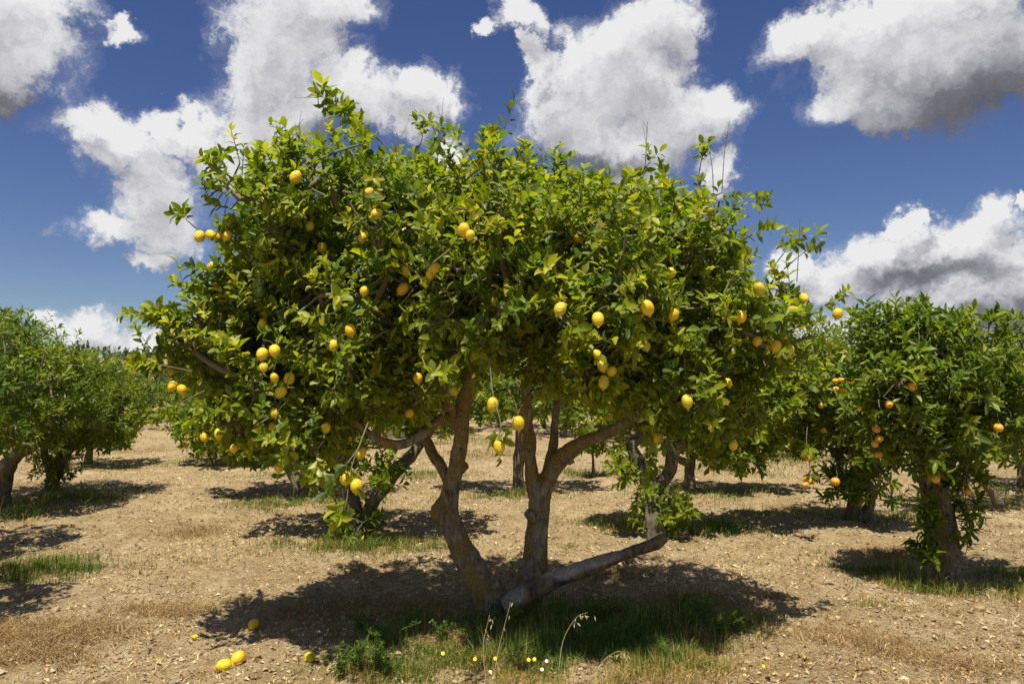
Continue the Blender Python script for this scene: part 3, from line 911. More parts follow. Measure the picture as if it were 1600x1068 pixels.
main_extra = [
    ([(655, 290, 4.08), (610, 235, 4.08), (560, 195, 4.08), (512, 155, 4.08)], 9, 1.25, 0.55), ([(560, 195, 4.08), (548, 188, 4.06), (540, 178, 4.06)], 4, 1.25, 0.55), ([(525, 165, 4.08), (516, 158, 4.07), (510, 150, 4.07)], 4, 1.25, 0.55),
    ([(605, 232, 4.08), (585, 210, 4.06), (572, 205, 4.06)], 2, 0.9, 0.5),
    ([(440, 260, 4.03), (445, 230, 4.03), (440, 205, 4.03)], 4, 1.0, 0.5),
    ([(370, 300, 4.08), (350, 275, 4.08), (338, 262, 4.08)], 4, 0.9, 0.5),
    ([(640, 260, 4.08), (660, 215, 4.08), (650, 195, 4.08)], 5, 1.0, 0.55), ([(670, 250, 4.08), (690, 215, 4.08), (685, 205, 4.08)], 3, 1.0, 0.55),
    ([(760, 270, 4.08), (755, 235, 4.08), (760, 215, 4.08)], 5, 1.0, 0.5), ([(870, 290, 4.08), (865, 260, 4.08), (872, 248, 4.08)], 4, 1.0, 0.5),
    ([(1090, 290, 4.08), (1095, 255, 4.08), (1100, 238, 4.08)], 5, 1.0, 0.5), ([(1000, 290, 4.08), (1010, 262, 4.08), (1018, 250, 4.08)], 4, 1.0, 0.5),
    ([(1140, 330, 4.08), (1170, 315, 4.08), (1182, 308, 4.08)], 4, 1.0, 0.5), ([(1190, 440, 4.03), (1225, 395, 4.03), (1240, 370, 4.03)], 5, 0.95, 0.5),
    ([(1225, 420, 4.03), (1255, 395, 4.03), (1275, 380, 4.03)], 4, 0.9, 0.5), ([(1240, 500, 3.98), (1285, 478, 3.98), (1308, 465, 3.98)], 5, 0.9, 0.6), ([(1230, 540, 3.98), (1275, 525, 3.98), (1295, 530, 3.98)], 4, 0.9, 0.6),
    ([(310, 540, 3.93), (255, 505, 3.88), (210, 490, 3.88)], 7, 1.0, 0.6), ([(300, 540, 3.93), (265, 510, 3.88), (250, 487, 3.88)], 5, 1.0, 0.6), ([(300, 580, 3.88), (250, 570, 3.83), (225, 568, 3.83)], 6, 1.0, 0.66),
    ([(320, 610, 3.88), (280, 630, 3.78), (262, 640, 3.78)], 6, 1.0, 0.6), ([(310, 360, 3.98), (293, 345, 3.98), (290, 340, 3.98)], 4, 1.0, 0.4),
    ([(765, 560, 3.43), (770, 615, 3.36), (782, 660, 3.28), (778, 690, 3.28)], 5, 0.95, 0.45), ([(790, 600, 3.43), (805, 630, 3.36), (810, 648, 3.33)], 2, 0.8, 0.4),
    ([(575, 660, 3.53), (560, 700, 3.38), (548, 735, 3.33), (540, 790, 3.28), (528, 800, 3.26)], 6, 1.0, 0.62), ([(560, 700, 3.38), (545, 720, 3.33), (518, 750, 3.30)], 4, 1.05, 0.2),
    ([(1075, 600, 3.68), (1090, 640, 3.58), (1110, 645, 3.58)], 4, 0.9, 0.45), ([(1020, 640, 3.98), (1015, 700, 4.15), (1012, 745, 4.35)], 6, 0.9, 0.55), ([(1010, 650, 3.98), (1022, 700, 4.15), (1018, 735, 4.3)], 4, 0.9, 0.55), ([(660, 560, 3.28), (670, 580, 3.18), (690, 578, 3.16)], 4, 0.95, 0.55),
]
main_bare = [[(668, 240, 4.08), (690, 200, 4.08), (683, 165, 4.08)], [(700, 300, 4.08), (690, 230, 4.08), (660, 170, 4.08)], [(1008, 260, 4.08), (1010, 225, 4.08), (1012, 190, 4.08)], [(1128, 300, 4.08), (1132, 240, 4.08), (1140, 185, 4.08)],
             [(1115, 300, 4.08), (1112, 255, 4.08), (1105, 225, 4.08)], [(1245, 440, 4.08), (1248, 390, 4.08), (1250, 342, 4.08)], [(735, 270, 4.08), (738, 235, 4.08), (738, 205, 4.08)], [(498, 170, 4.08), (497, 150, 4.08), (496, 130, 4.08)],
             [(462, 240, 4.08), (463, 215, 4.08), (461, 190, 4.08)], [(850, 270, 4.08), (846, 245, 4.08), (845, 225, 4.08)], [(625, 260, 3.98), (622, 225, 3.98), (620, 200, 3.98)]]
main_tree, main_crown = grow('lemon_tree', 'large old lemon tree with two lichen-covered trunks and a dead limb near its base', bp, main_limbs, MAIN, 5600, 11,
                             'lemon', 0, 'tree', None, 11, (0.041, 0.070), BARK, main_extra, clear, parts=300, shell=0.24, deep=0.12, amp=0.36, cell=0.30, inset=0.06, stray=170, hue=0.50, hue_sd=0.2, bare=main_bare)
print('main tree', round(time.time() - T0, 1))

# ---- the other trees of the orchard
def orch(name, label, foot, trunk, ells, n, seed, leaf, level=1, parts=0, Lr=(0.07, 0.105), nl=9, group=None, bark=BARK_GREY, extra=None, clear=None, hue=0.36, amp=0.22, deep=0.2):
    return grow(name, label, G(*foot), trunk, ells, n, seed, leaf, level, 'tree', group, nl, Lr, bark, extra, clear, parts, 0.25, deep, amp, hue, 0.15, 3, 0.3)

ORANGES_A = [(1426, 604), (1369, 670), (1374, 685), (1367, 693), (1372, 709), (1389, 632), (1560, 668), (1462, 748), (1512, 768), (1305, 752)]
ORANGES_B = [(1314, 593), (1306, 608), (1317, 611), (1321, 660), (1286, 672), (1330, 597), (1305, 595), (1255, 630), (1283, 633)]
R1E = [E(1440, 545, 5.3, 110, 75, 0.55), E(1520, 560, 5.4, 95, 75, 0.55), E(1410, 610, 5.2, 85, 70, 0.5), E(1500, 640, 5.25, 110, 80, 0.5), E(1570, 640, 5.5, 70, 80, 0.5), E(1390, 660, 5.3, 60, 55, 0.4), E(1450, 690, 5.2, 60, 45, 0.35), E(1515, 745, 5.4, 38, 60, 0.2), E(1395, 520, 5.5, 70, 50, 0.4)]
r1c = Crown(R1E, 21, 0.22, 0.3)
R2E = [E(1330, 560, 7.8, 85, 55, 0.7), E(1270, 610, 7.7, 70, 60, 0.7), E(1350, 640, 7.6, 90, 70, 0.7), E(1300, 680, 7.6, 70, 50, 0.6), E(1360, 740, 7.7, 50, 55, 0.45), E(1310, 755, 7.8, 30, 40, 0.3)]
r2c = Crown(R2E, 22, 0.22, 0.3)
oa = [on_crown(r1c, x, y, 0.02, 3.5, 7, 5.0) for x, y in ORANGES_A]
ob_ = [on_crown(r2c, x, y, 0.02, 5.5, 9, 7.2) for x, y in ORANGES_B]
cl = lambda L_, r_: [(p, unit(o * 0.5 + np.array([-p[0] * 0.2, -1.0, 0.05])), r_) for p, o in L_]
hang = [(1258, 712, 6.9), (1264, 716, 6.9), (1260, 748, 6.9), (1268, 752, 6.88), (1258, 757, 6.88)]
orch('orange_tree', 'orange tree with leafy suckers up its stout leaning trunk and glossy dense crown', (1480, 905),
     [limb('trunk', [(1486, 918, 5.4, 20.0), (1484, 870, 5.4, 14.7), (1474, 800, 5.4, 13.5), (1457, 745, 5.4, 15.0), (1445, 710, 5.4, 14.0), (1420, 660, 5.35, 9.4), (1410, 590, 5.35, 5.5)]),
      limb('trunk', [(1470, 905, 5.5, 12.5), (1462, 840, 5.5, 10.9), (1450, 770, 5.5, 10.1), (1440, 720, 5.5, 7.8)]),
      limb('limb', [(1458, 755, 5.4, 13.3), (1485, 710, 5.4, 10.1), (1510, 660, 5.35, 7.8), (1540, 590, 5.4, 4.7)]),
      limb('limb', [(1455, 735, 5.4, 9.4), (1465, 680, 5.45, 7.8), (1470, 600, 5.45, 5.5)])],
     R1E, 900, 21, 'orange', 0, 160, (0.062, 0.098), 12, hue=0.56, extra=[([(1490, 870, 5.35), (1515, 830, 5.3), (1525, 790, 5.3)], 7, 1.0, 0.3), ([(1470, 880, 5.3), (1450, 840, 5.25), (1448, 810, 5.25)], 9, 1.1, 0.45), ([(1475, 900, 5.3), (1455, 880, 5.25), (1440, 850, 5.25)], 8, 1.1, 0.4), ([(1472, 905, 5.25), (1462, 885, 5.2), (1458, 860, 5.2)], 9, 1.1, 0.5), ([(1468, 850, 5.25), (1452, 820, 5.2), (1446, 785, 5.2)], 9, 1.1, 0.45), ([(1500, 890, 5.3), (1510, 860, 5.25), (1512, 830, 5.25)], 7, 1.0, 0.45), ([(1480, 870, 5.3), (1462, 830, 5.25), (1465, 790, 5.25)], 8, 1.1, 0.35), ([(1440, 560, 5.0), (1435, 500, 5.1), (1450, 478, 5.1)], 4, 1, 0.4), ([(1530, 530, 5.2), (1545, 505, 5.2), (1550, 490, 5.2)], 4, 1, 0.4)],
     clear=cl(oa, 0.05))
orch('orange_tree', 'orange tree whose dark leafy skirt hangs to the ground around its forked trunk', (1340, 806),
     [limb('trunk', [(1335, 815, 8.0, 12.5), (1335, 780, 8.0, 10.1), (1345, 750, 8.0, 9.4), (1375, 725, 7.9, 7.8), (1400, 700, 7.8, 6.2), (1400, 640, 7.7, 3.9)]), limb('trunk', [(1350, 812, 8.0, 9.4), (1360, 770, 8.0, 7.8), (1330, 700, 7.9, 7.0), (1300, 640, 7.8, 4.7)])],
     R2E, 700, 22, 'orange', 0, 60, (0.07, 0.10), 11, hue=0.5, extra=[([(1262, 660, 7.2), (1260, 690, 6.95), (1263, 705, 6.9)], 3, 1, 0.6), ([(1262, 705, 6.95), (1265, 728, 6.9), (1264, 738, 6.9)], 2, 1, 0.6)], clear=cl(ob_, 0.05))
orch('orange_tree', 'orange tree on a single thin trunk leaning steeply over the dry soil', (1562, 785),
     [limb('trunk', [(1564, 790, 8.6, 8.6), (1540, 755, 8.6, 7.0), (1515, 730, 8.6, 6.2), (1490, 700, 8.6, 5.5), (1500, 640, 8.5, 3.1)])],
     [E(1490, 620, 8.6, 90, 60, 0.7), E(1570, 600, 8.8, 80, 60, 0.7), E(1450, 660, 8.6, 60, 40, 0.5)], 320, 23, 'orange', 1, 0, (0.085, 0.12))
orch('orange_tree', 'low bushy orange tree with leaves touching the ground', (1600, 760),
     [limb('trunk', [(1600, 762, 10.2, 9.4), (1600, 730, 10.2, 7.8), (1605, 690, 10.2, 6.2), (1600, 620, 10.2, 3.1)])],
     [E(1605, 600, 10.2, 70, 55, 0.8), E(1600, 680, 10.0, 50, 60, 0.6), E(1650, 640, 10.2, 70, 90, 0.8)], 300, 24, 'orange', 1, 0, (0.09, 0.13))

orch('citrus_tree', 'citrus tree with a trunk smothered in dark leaves and one long bare leaning limb', (555, 842),
     [limb('trunk', [(555, 850, 6.8, 18.7), (550, 800, 6.8, 15.6), (535, 750, 6.8, 13.3), (525, 700, 6.8, 10.1), (500, 640, 6.8, 6.2)]),
      limb('limb', [(568, 830, 6.8, 11.7), (585, 782, 6.75, 10.9), (620, 735, 6.75, 10.1), (652, 700, 6.8, 9.4), (690, 640, 6.9, 6.2), (720, 580, 7.0, 3.1)])],
     [E(460, 600, 7.1, 110, 85, 0.8), E(560, 570, 7.0, 120, 90, 0.9), E(650, 600, 7.1, 90, 70, 0.7), E(530, 730, 6.9, 36, 70, 0.28), E(550, 815, 6.7, 45, 38, 0.28), E(600, 730, 6.6, 32, 34, 0.2), E(490, 670, 7.0, 60, 40, 0.4)],
     950, 25, 'lemon', 1, 0, (0.065, 0.10), 9)
orch('citrus_tree', 'citrus tree with a pale trunk forking low into three spread limbs', (470, 778),
     [limb('trunk', [(470, 785, 9.4, 13.3), (468, 762, 9.4, 10.9), (458, 740, 9.4, 8.6), (440, 715, 9.4, 6.2), (420, 680, 9.4, 3.9)]), limb('limb', [(469, 765, 9.4, 7.8), (475, 735, 9.4, 6.2), (460, 700, 9.4, 4.7), (455, 650, 9.4, 3.1)]), limb('limb', [(472, 770, 9.4, 7.0), (488, 745, 9.4, 6.2), (505, 710, 9.4, 4.7), (520, 650, 9.4, 3.1)])],
     [E(450, 645, 9.6, 105, 66, 0.8), E(370, 640, 9.5, 90, 64, 0.7), E(530, 640, 9.6, 70, 55, 0.7), E(395, 692, 9.4, 62, 42, 0.5), E(525, 695, 9.3, 48, 36, 0.4), E(420, 585, 9.8, 90, 50, 0.7)], 720, 26, 'lemon', 1, 0, (0.08, 0.12))
orch('citrus_tree', 'small citrus tree with light green leaves above a grassy patch at the path', (385, 722),
     [limb('trunk', [(388, 728, 13.5, 8.6), (390, 705, 13.5, 7.0), (375, 680, 13.5, 4.7), (360, 640, 13.5, 3.1)]), limb('limb', [(390, 710, 13.5, 5.5), (405, 685, 13.5, 4.7), (420, 640, 13.5, 3.1)])],
     [E(360, 635, 13.6, 95, 55, 0.9), E(420, 655, 13.6, 70, 45, 0.8), E(320, 660, 13.5, 52, 40, 0.5), E(345, 688, 13.2, 50, 28, 0.5)], 560, 27, 'lemon', 1, 0, (0.09, 0.13), hue=0.45)
orch('citrus_tree', 'young citrus tree with a straight pale grey trunk seen between the main trunks', (812, 770),
     [limb('trunk', [(812, 776, 9.9, 10.1), (810, 740, 9.9, 8.6), (812, 700, 9.9, 8.6), (815, 660, 9.9, 7.8), (825, 600, 9.9, 4.7)])],
     [E(800, 600, 10, 110, 55, 0.9), E(870, 620, 10, 70, 50, 0.7), E(740, 620, 10, 60, 40, 0.6), E(700, 650, 10.2, 34, 40, 0.4)], 380, 28, 'lemon', 1, 0, (0.08, 0.12))
orch('citrus_tree', 'citrus tree with a twisted forking trunk wrapped in creeper leaves', (1040, 832),
     [limb('trunk', [(1027, 852, 6.8, 17.2), (1023, 808, 6.8, 14.0), (1017, 760, 7.0, 13.3), (997, 720, 7.0, 11.7), (987, 695, 7.0, 10.1), (1007, 675, 7.0, 8.6), (1010, 620, 7.0, 5.5)]), limb('limb', [(1019, 770, 7.0, 11.7), (1042, 740, 7.0, 10.9), (1049, 710, 7.0, 10.1), (1042, 680, 7.0, 8.6), (1100, 640, 7.1, 5.5)]), limb('limb', [(1037, 700, 7.0, 8.6), (1077, 690, 7.1, 7.0), (1130, 660, 7.2, 4.7)])],
     [E(1040, 585, 7.2, 120, 80, 0.9), E(1140, 620, 7.4, 105, 72, 0.7), E(965, 620, 7.4, 60, 45, 0.5), E(1005, 765, 6.85, 22, 52, 0.14), E(972, 720, 6.9, 18, 48, 0.14), E(1049, 795, 6.9, 30, 32, 0.22), E(1107, 690, 7.2, 40, 30, 0.3), E(1215, 590, 7.5, 75, 60, 0.5)],
     1000, 29, 'lemon', 1, 0, (0.07, 0.105), hue=0.46)
orch('citrus_tree', 'citrus tree with a short grey trunk beneath low horizontal limbs', (1078, 768),
     [limb('trunk', [(1078, 774, 9.9, 10.1), (1077, 740, 9.9, 8.6), (1082, 712, 9.9, 7.0), (1110, 700, 9.9, 5.5), (1140, 680, 9.9, 3.9)]), limb('limb', [(1078, 725, 9.9, 6.2), (1055, 712, 9.9, 5.5), (1040, 680, 9.9, 3.1)])],
     [E(1110, 640, 10, 100, 60, 0.8), E(1190, 640, 10, 90, 62, 0.7), E(1070, 685, 9.8, 52, 34, 0.4), E(1155, 692, 9.8, 66, 38, 0.5)], 680, 30, 'lemon', 1, 0, (0.08, 0.12), hue=0.42)
orch('citrus_tree', 'small citrus tree on a dark stem rising from a tuft of green grass', (1140, 718),
     [limb('trunk', [(1140, 722, 14.2, 7.0), (1137, 705, 14.2, 5.5), (1130, 680, 14.2, 3.9), (1140, 640, 14.2, 2.3)])],
     [E(1140, 650, 14.2, 80, 48, 0.8), E(1205, 650, 14.4, 60, 46, 0.6)], 340, 31, 'lemon', 1, 0, (0.1, 0.14), hue=0.5)
orch('citrus_tree', 'small round citrus tree with foliage low over a vase-shaped stem', (1238, 716),
     [limb('trunk', [(1238, 722, 14.4, 7.0), (1236, 705, 14.4, 6.2), (1225, 680, 14.4, 3.9), (1220, 640, 14.4, 2.3)]), limb('limb', [(1238, 708, 14.4, 4.7), (1248, 690, 14.4, 3.9), (1260, 650, 14.4, 2.3)])],
     [E(1235, 640, 14.4, 65, 50, 0.9), E(1190, 650, 14.6, 45, 40, 0.6), E(1245, 680, 14.2, 38, 22, 0.5)], 280, 32, 'lemon', 1, 0, (0.1, 0.14), hue=0.5)
sap = orch('citrus_sapling', 'thin young citrus sapling with a small crown over a green tuft', (928, 745),
     [limb('trunk', [(928, 748, 11.6, 3.1), (927, 725, 11.6, 2.3), (926, 705, 11.6, 2.0), (925, 680, 11.6, 1.6)])],
     [E(925, 692, 11.6, 34, 18, 0.3), E(930, 672, 11.6, 26, 16, 0.25)], 70, 33, 'lemon', 1, 0, (0.08, 0.11), hue=0.45)
# the row beside the path
orch('citrus_tree', 'citrus tree at the row end beside the path, dark gnarled trunk', (2, 788),
     [limb('trunk', [(0, 795, 8.6, 14.8), (5, 750, 8.6, 12.5), (20, 715, 8.5, 10.9), (60, 690, 8.4, 7.0), (90, 640, 8.3, 3.9)]), limb('limb', [(5, 745, 8.6, 9.4), (-20, 700, 8.6, 7.8), (-40, 620, 8.6, 3.9)])],
     [E(20, 590, 8.4, 105, 85, 0.9), E(-60, 560, 8.6, 90, 80, 0.9), E(85, 620, 8.3, 70, 75, 0.7), E(0, 530, 8.6, 70, 50, 0.7), E(40, 660, 8.3, 90, 45, 0.7)], 1300, 34, 'orange', 1, 0, (0.06, 0.095), 11, hue=0.58, amp=0.4, deep=0.3)
orch('citrus_tree', 'citrus tree with a thick slanting limb above a grassy foot beside the path', (82, 770),
     [limb('trunk', [(78, 776, 9.7, 12.5), (85, 740, 9.7, 10.1), (105, 705, 9.7, 7.8), (140, 680, 9.6, 4.7), (160, 640, 9.6, 3.1)]), limb('limb', [(82, 750, 9.7, 7.0), (70, 710, 9.7, 5.5), (60, 650, 9.7, 3.1)])],
     [E(125, 630, 9.6, 75, 70, 0.8), E(70, 600, 9.8, 70, 60, 0.8), E(155, 655, 9.5, 48, 50, 0.6), E(90, 720, 9.6, 40, 36, 0.35)], 950, 35, 'orange', 1, 0, (0.06, 0.095), 11, hue=0.58, amp=0.4, deep=0.3)
orch('citrus_tree', 'pale green citrus tree low over the soil next to the slanting-limb tree', (140, 722),
     [limb('trunk', [(138, 728, 13.4, 7.0), (140, 705, 13.4, 5.5), (150, 680, 13.4, 3.9), (160, 640, 13.4, 2.3)])],
     [E(165, 640, 13.4, 52, 50, 0.9), E(130, 620, 13.6, 60, 45, 0.8), E(185, 665, 13.2, 30, 34, 0.5)], 360, 36, 'lemon', 1, 0, (0.1, 0.14), hue=0.48)
# two more of that row stand just out of view; their shade falls on the path
orch('citrus_tree', 'citrus tree whose shade falls over the path edge', (-140, 870),
     [limb('trunk', [(-190, 880, 6.0, 18.7), (-195, 800, 6.0, 15.6), (-170, 720, 6.0, 10.9), (-150, 600, 6.0, 5.5)])],
     [E(-170, 560, 6.0, 170, 130, 1.0), E(-90, 640, 6.0, 90, 80, 0.8)], 420, 37, 'orange', 1, 0, (0.08, 0.12), 10)
orch('citrus_tree', 'citrus tree shading the dry grass clump in the corner', (-190, 1000),
     [limb('trunk', [(-310, 1010, 4.1, 26.5), (-315, 900, 4.1, 21.8), (-300, 750, 4.1, 15.6), (-280, 560, 4.1, 7.0)])],
     [E(-330, 500, 4.1, 240, 190, 1.0), E(-220, 600, 4.1, 150, 110, 0.8)], 380, 38, 'orange', 1, 0, (0.08, 0.12), 10)
# far end of the orchard: trees against the hill, most of them copies
def far_tree(seed, leaf, h, wdt):
    """tree in its own coordinates at the origin of G(800, 660)-like place"""
    b = np.array([0.0, 60.0, 0.0])
    lim = [('trunk', b + np.array([[0, 0, -0.05], [0.03, 0, 0.3], [0.1, 0, 0.7], [0.0, 0, h * 0.7]]), np.array([0.12, 0.10, 0.07, 0.03]), BARK_GREY)]
    rng = np.random.default_rng(seed)
    el_ = [(b + np.array([rng.uniform(-.45, .45) * wdt, rng.uniform(-.4, .4) * wdt, h * rng.uniform(0.42, 0.72)]), np.array([wdt * 0.42, wdt * 0.42, h * 0.30])) for _ in range(6)]
    return grow('citrus_tree', 'x', b, lim, el_, 300, seed, leaf, 1, 'tree', 'trees at the far end of the orchard', 9, (0.13, 0.19), BARK_GREY, None, None, 0, 0.4, 0.2, 0.25, 0.36, 0.2, 3, 0.6)[0]
def copy_tree(o, parent=None):
    c = o.copy(); COL.objects.link(c)
    if parent is not None: c.parent = parent
    for q in o.children: copy_tree(q, c)
    return c
protos = [far_tree(41, 'far', 2.3, 3.0), far_tree(42, 'lemon', 2.1, 2.6), far_tree(43, 'far', 2.8, 3.4)]
spots = [(225, 652, 0), (275, 655, 2), (310, 668, 1), (195, 662, 1), (300, 650, 0), (160, 668, 2), (345, 672, 1), (100, 672, 0), (40, 676, 2), (-30, 672, 0), (440, 690, 1), (500, 684, 0), (560, 676, 2), (620, 684, 0), (660, 676, 1), (590, 692, 1),
         (880, 682, 0), (940, 676, 2), (1000, 686, 1), (1060, 682, 0), (1110, 690, 2), (1170, 684, 1), (1280, 690, 0), (1230, 682, 2), (1330, 694, 1), (1400, 686, 0), (1470, 690, 2), (1540, 692, 0), (1610, 688, 2), (1000, 674, 2), (1190, 676, 0), (1680, 690, 1), (780, 668, 2), (850, 668, 0)]
rng = np.random.default_rng(77)
far_lab = {0: 'dark leafy tree at the far end of the orchard', 1: 'light green leafy tree at the far end of the orchard', 2: 'tall dark leafy tree at the far end of the orchard'}
first = set()
for (x, y, k) in spots:
    o = protos[k] if k not in first else copy_tree(protos[k])
    first.add(k)
    p = G(x, y)
    o.location = tuple(p)
    o.rotation_euler = (0, 0, rng.uniform(0, 6.28))
    s = rng.uniform(0.8, 1.25)
    o.scale = (s, s, s * rng.uniform(0.85, 1.15))
    o['label'] = far_lab[k]
    o['group'] = ['dark far trees', 'light green far trees', 'tall dark far trees'][k]
print('trees', round(time.time() - T0, 1))

# hillside scrub above the far trees
acc = Acc()
rng = np.random.default_rng(5)
n = 15000
hx = rng.uniform(-60, 60, n); hy = rng.uniform(36, 75, n)
hz = gz(hx, hy, False)
pp = np.stack([hx, hy, hz], -1)
lump = 0.15 + 1.4 * np.clip(vnoise(pp, 3.0, 51) * 0.7 + 0.5 * vnoise(pp, 1.2, 52) + 0.25, 0, 1)
pp[:, 2] += lump * rng.random(n)
dd = unit(rng.normal(size=(n, 3)) + np.array([0, 0, 0.7]))
place_leaves(acc, leaf_template(1, 0.5, 0.3, 0.2), pp, dd, unit(rng.normal(size=(n, 3)) + np.array([0, -.4, 1])), rng.uniform(0.3, 0.7, n), np.stack([np.clip(0.4 + 0.4 * vnoise(pp, 2.0, 53) + rng.normal(size=n) * .12, 0, 1), rng.random(n), np.zeros(n)], -1))
link('hillside_scrub', acc.mesh('hillside_scrub', FAR_LEAF, smooth=False), None, None, 'green scrub covering the hillside beyond the orchard', 'scrub', None, 'stuff')

# ------------------------------------------------------------------ fruit
def lathe(profile, seg, squash=0.0, seed=0, lump=0.03):
    pr = np.array(profile, float)
    th = np.linspace(0, 2 * math.pi, seg, endpoint=False)
    V = np.stack([pr[:, None, 0] * np.cos(th), pr[:, None, 0] * np.sin(th) * (1 - squash), np.repeat(pr[:, 1:2], seg, 1)], -1).reshape(-1, 3)
    V = V * (1 + lump * vnoise(V, 0.028, seed))[:, None]
    m = len(pr)
    i = np.arange(m - 1)[:, None] * seg; j = np.arange(seg)[None]; k = (j + 1) % seg
    Q = np.stack([i + j, i + k, i + seg + k, i + seg + j], -1).reshape(-1, 4)
    T = np.vstack([np.stack([(np.arange(seg) + 1) % seg, np.arange(seg), np.full(seg, m * seg)], -1), np.stack([(m - 1) * seg + np.arange(seg), (m - 1) * seg + (np.arange(seg) + 1) % seg, np.full(seg, m * seg + 1)], -1)])
    V = np.vstack([V, [0, 0, pr[0, 1]], [0, 0, pr[-1, 1]]])
    return V, T, Q

def fruit_mesh(name, kind, seed, mat):
    a = np.linspace(0.12, math.pi - 0.12, 13)
    if kind == 'lemon':
        prof = [(0.0035, -0.0505), (0.008, -0.048)] + [(0.0345 * math.sin(t) ** 0.92, -0.041 * math.cos(t)) for t in a] + [(0.004, 0.044)]
    else:
        prof = [(0.036 * math.sin(t), -0.034 * math.cos(t)) for t in a]
    V, T, Q = lathe(prof, 16, 0.03 * (seed % 3), seed, 0.05)
    return make_mesh(name, V, T, Q, None, mat, True)
lem_m = [fruit_mesh('lemon', 'lemon', s, LEMON_SKIN) for s in range(4)]
grn_m = fruit_mesh('lemon', 'lemon', 7, GREEN_SKIN)
ora_m = [fruit_mesh('orange', 'orange', s, ORANGE_SKIN) for s in range(3)]
def stem_mesh(k):
    a = Acc()
    P = spline(np.array([[0, 0, 0.038], [0.002, 0.006, 0.052], [0.010 * k, 0.025, 0.072], [0.022 * k, 0.06, 0.085]]), 7)
    V, T, Q = tube(P, np.linspace(0.0017, 0.0022, 7), 5)
    a.add(V, T, Q, (0.7, 0, 0))
    V, T, Q = tube(np.array([[0, 0, 0.036], [0, 0, 0.044]]), [0.008, 0.004], 6)
    a.add(V, T, Q, (0.95, 0, 0))
    return a.mesh('stem', TWIG)
stem_m = [stem_mesh(1), stem_mesh(-1)]
rng = np.random.default_rng(8)
def put_fruit(name, me, p, label, group, cat, s=1.0, stem=True, tilt=0.35, lying=False):
    o = link(name, me, None, p, label, cat, group)
    if lying:
        o.rotation_euler = (R(90) + rng.normal() * 0.3, rng.uniform(-.4, .4), rng.uniform(0, 6.28))
    else:
        o.rotation_euler = (rng.normal() * tilt, rng.normal() * tilt, rng.normal() * 0.8)
    o.scale = (s, s, s * rng.uniform(0.93, 1.08))
    if stem:
        link('stem', stem_m[rng.integers(0, 2)], o)
    return o
def lemon_label(x, y):
    if 925 < x < 960 and 545 < y < 605: return 'yellow lemon in the vertical cluster of four hanging before dark leaves', 'cluster of four lemons'
    if x < 292 and 570 < y < 615: return 'yellow lemon on the drooping pale-leaved outer branch above the path', 'lemons on the drooping outer branch'
    if 325 < x < 360 and 360 < y < 375: return 'yellow lemon in the side-by-side line of lemons at the crown edge against sky', 'line of lemons at the crown edge'
    if 400 < x < 460 and 540 < y < 600: return 'yellow lemon in the loose bunch among shaded leaves above the path side', 'loose bunch of lemons'
    if 310 < x < 375 and 670 < y < 705: return 'yellow lemon hanging lowest over the bare path from the large tree', 'lemons over the path'
    if 620 < x < 690 and 415 < y < 455: return 'deep yellow lemon in the crowded bunch amid yellowing leaves', 'crowded bunch of lemons'
    if 515 < x < 555 and 510 < y < 545: return 'one of two large yellow lemons side by side under pale folded leaves', 'pair of large lemons'
    if y < 400 and x < 800: return 'ripe lemon high in the sunlit top leaves of the large lemon tree', 'lemons in the crown top'
    if x > 1130: return 'yellow lemon on the thin outer branches towards the orange tree', 'lemons facing the orange tree'
    if x > 860 and y < 500: return 'oval yellow lemon hanging alone in a dark hollow of the crown', 'lemons in the dark hollow'
    if y > 600: return 'half-shaded lemon hanging along the underside of the large crown', 'lemons under the crown'
    return 'ripe yellow lemon among the middle leaves of the large lemon tree', 'lemons in the middle of the crown'
for (x, y), (p, o_) in zip(LEMONS, lem_pos):
    lab, grp = lemon_label(x, y)
    put_fruit('lemon', lem_m[rng.integers(0, 4)], p + np.array([0, -0.01, 0]), lab, grp, 'lemon', rng.uniform(0.60, 0.86))
free_lab = ['yellow lemon on the hanging spray between the two main trunks, alone on its stalk', 'plump lemon at the bottom of the hanging spray between the two trunks', 'lemon half hidden by leaves at the top of the hanging spray between trunks',
            'smaller lemon of the low pair dangling before the leaf-covered trunk', 'rounder lemon of the low pair dangling before the leaf-covered trunk', 'single lemon at the very tip of the outermost branch against white cloud', 'greenish yellow lemon beginning the line of lemons at the crown edge']
for q, (p, o_) in enumerate(free_pos):
    put_fruit('lemon', lem_m[q % 4], p, free_lab[q], None, 'lemon', 0.80, tilt=0.15)
for (p, o_) in grn_pos:
    put_fruit('lemon', grn_m, p, 'dark green unripe lemon among the leaves', 'unripe lemons', 'lemon', 0.9)
for (x, y), (p, o_) in zip(ORANGES_A, oa):
    lab, grp = ('orange in the upright bunch on the tree with the stout leaning trunk', 'upright bunch of oranges') if 1360 < x < 1380 else (('orange low among suckers beside the stout leaning trunk', 'oranges by the trunk') if y > 730 else ('single orange in the glossy crown over the stout leaning trunk', 'single oranges'))
    put_fruit('orange', ora_m[rng.integers(0, 3)], p, lab, grp, 'orange', rng.uniform(0.68, 0.85))
for (x, y), (p, o_) in zip(ORANGES_B, ob_):
    put_fruit('orange', ora_m[rng.integers(0, 3)], p, 'orange on the leaf-skirted orange tree with the forked trunk', 'oranges on the skirted tree', 'orange', rng.uniform(0.8, 0.98))
for q, hp in enumerate(hang):
    put_fruit('orange', ora_m[q % 3], at(*hp), 'orange in the pair of small bunches dangling on a long twig over open soil', 'dangling oranges', 'orange', 0.82, stem=True)
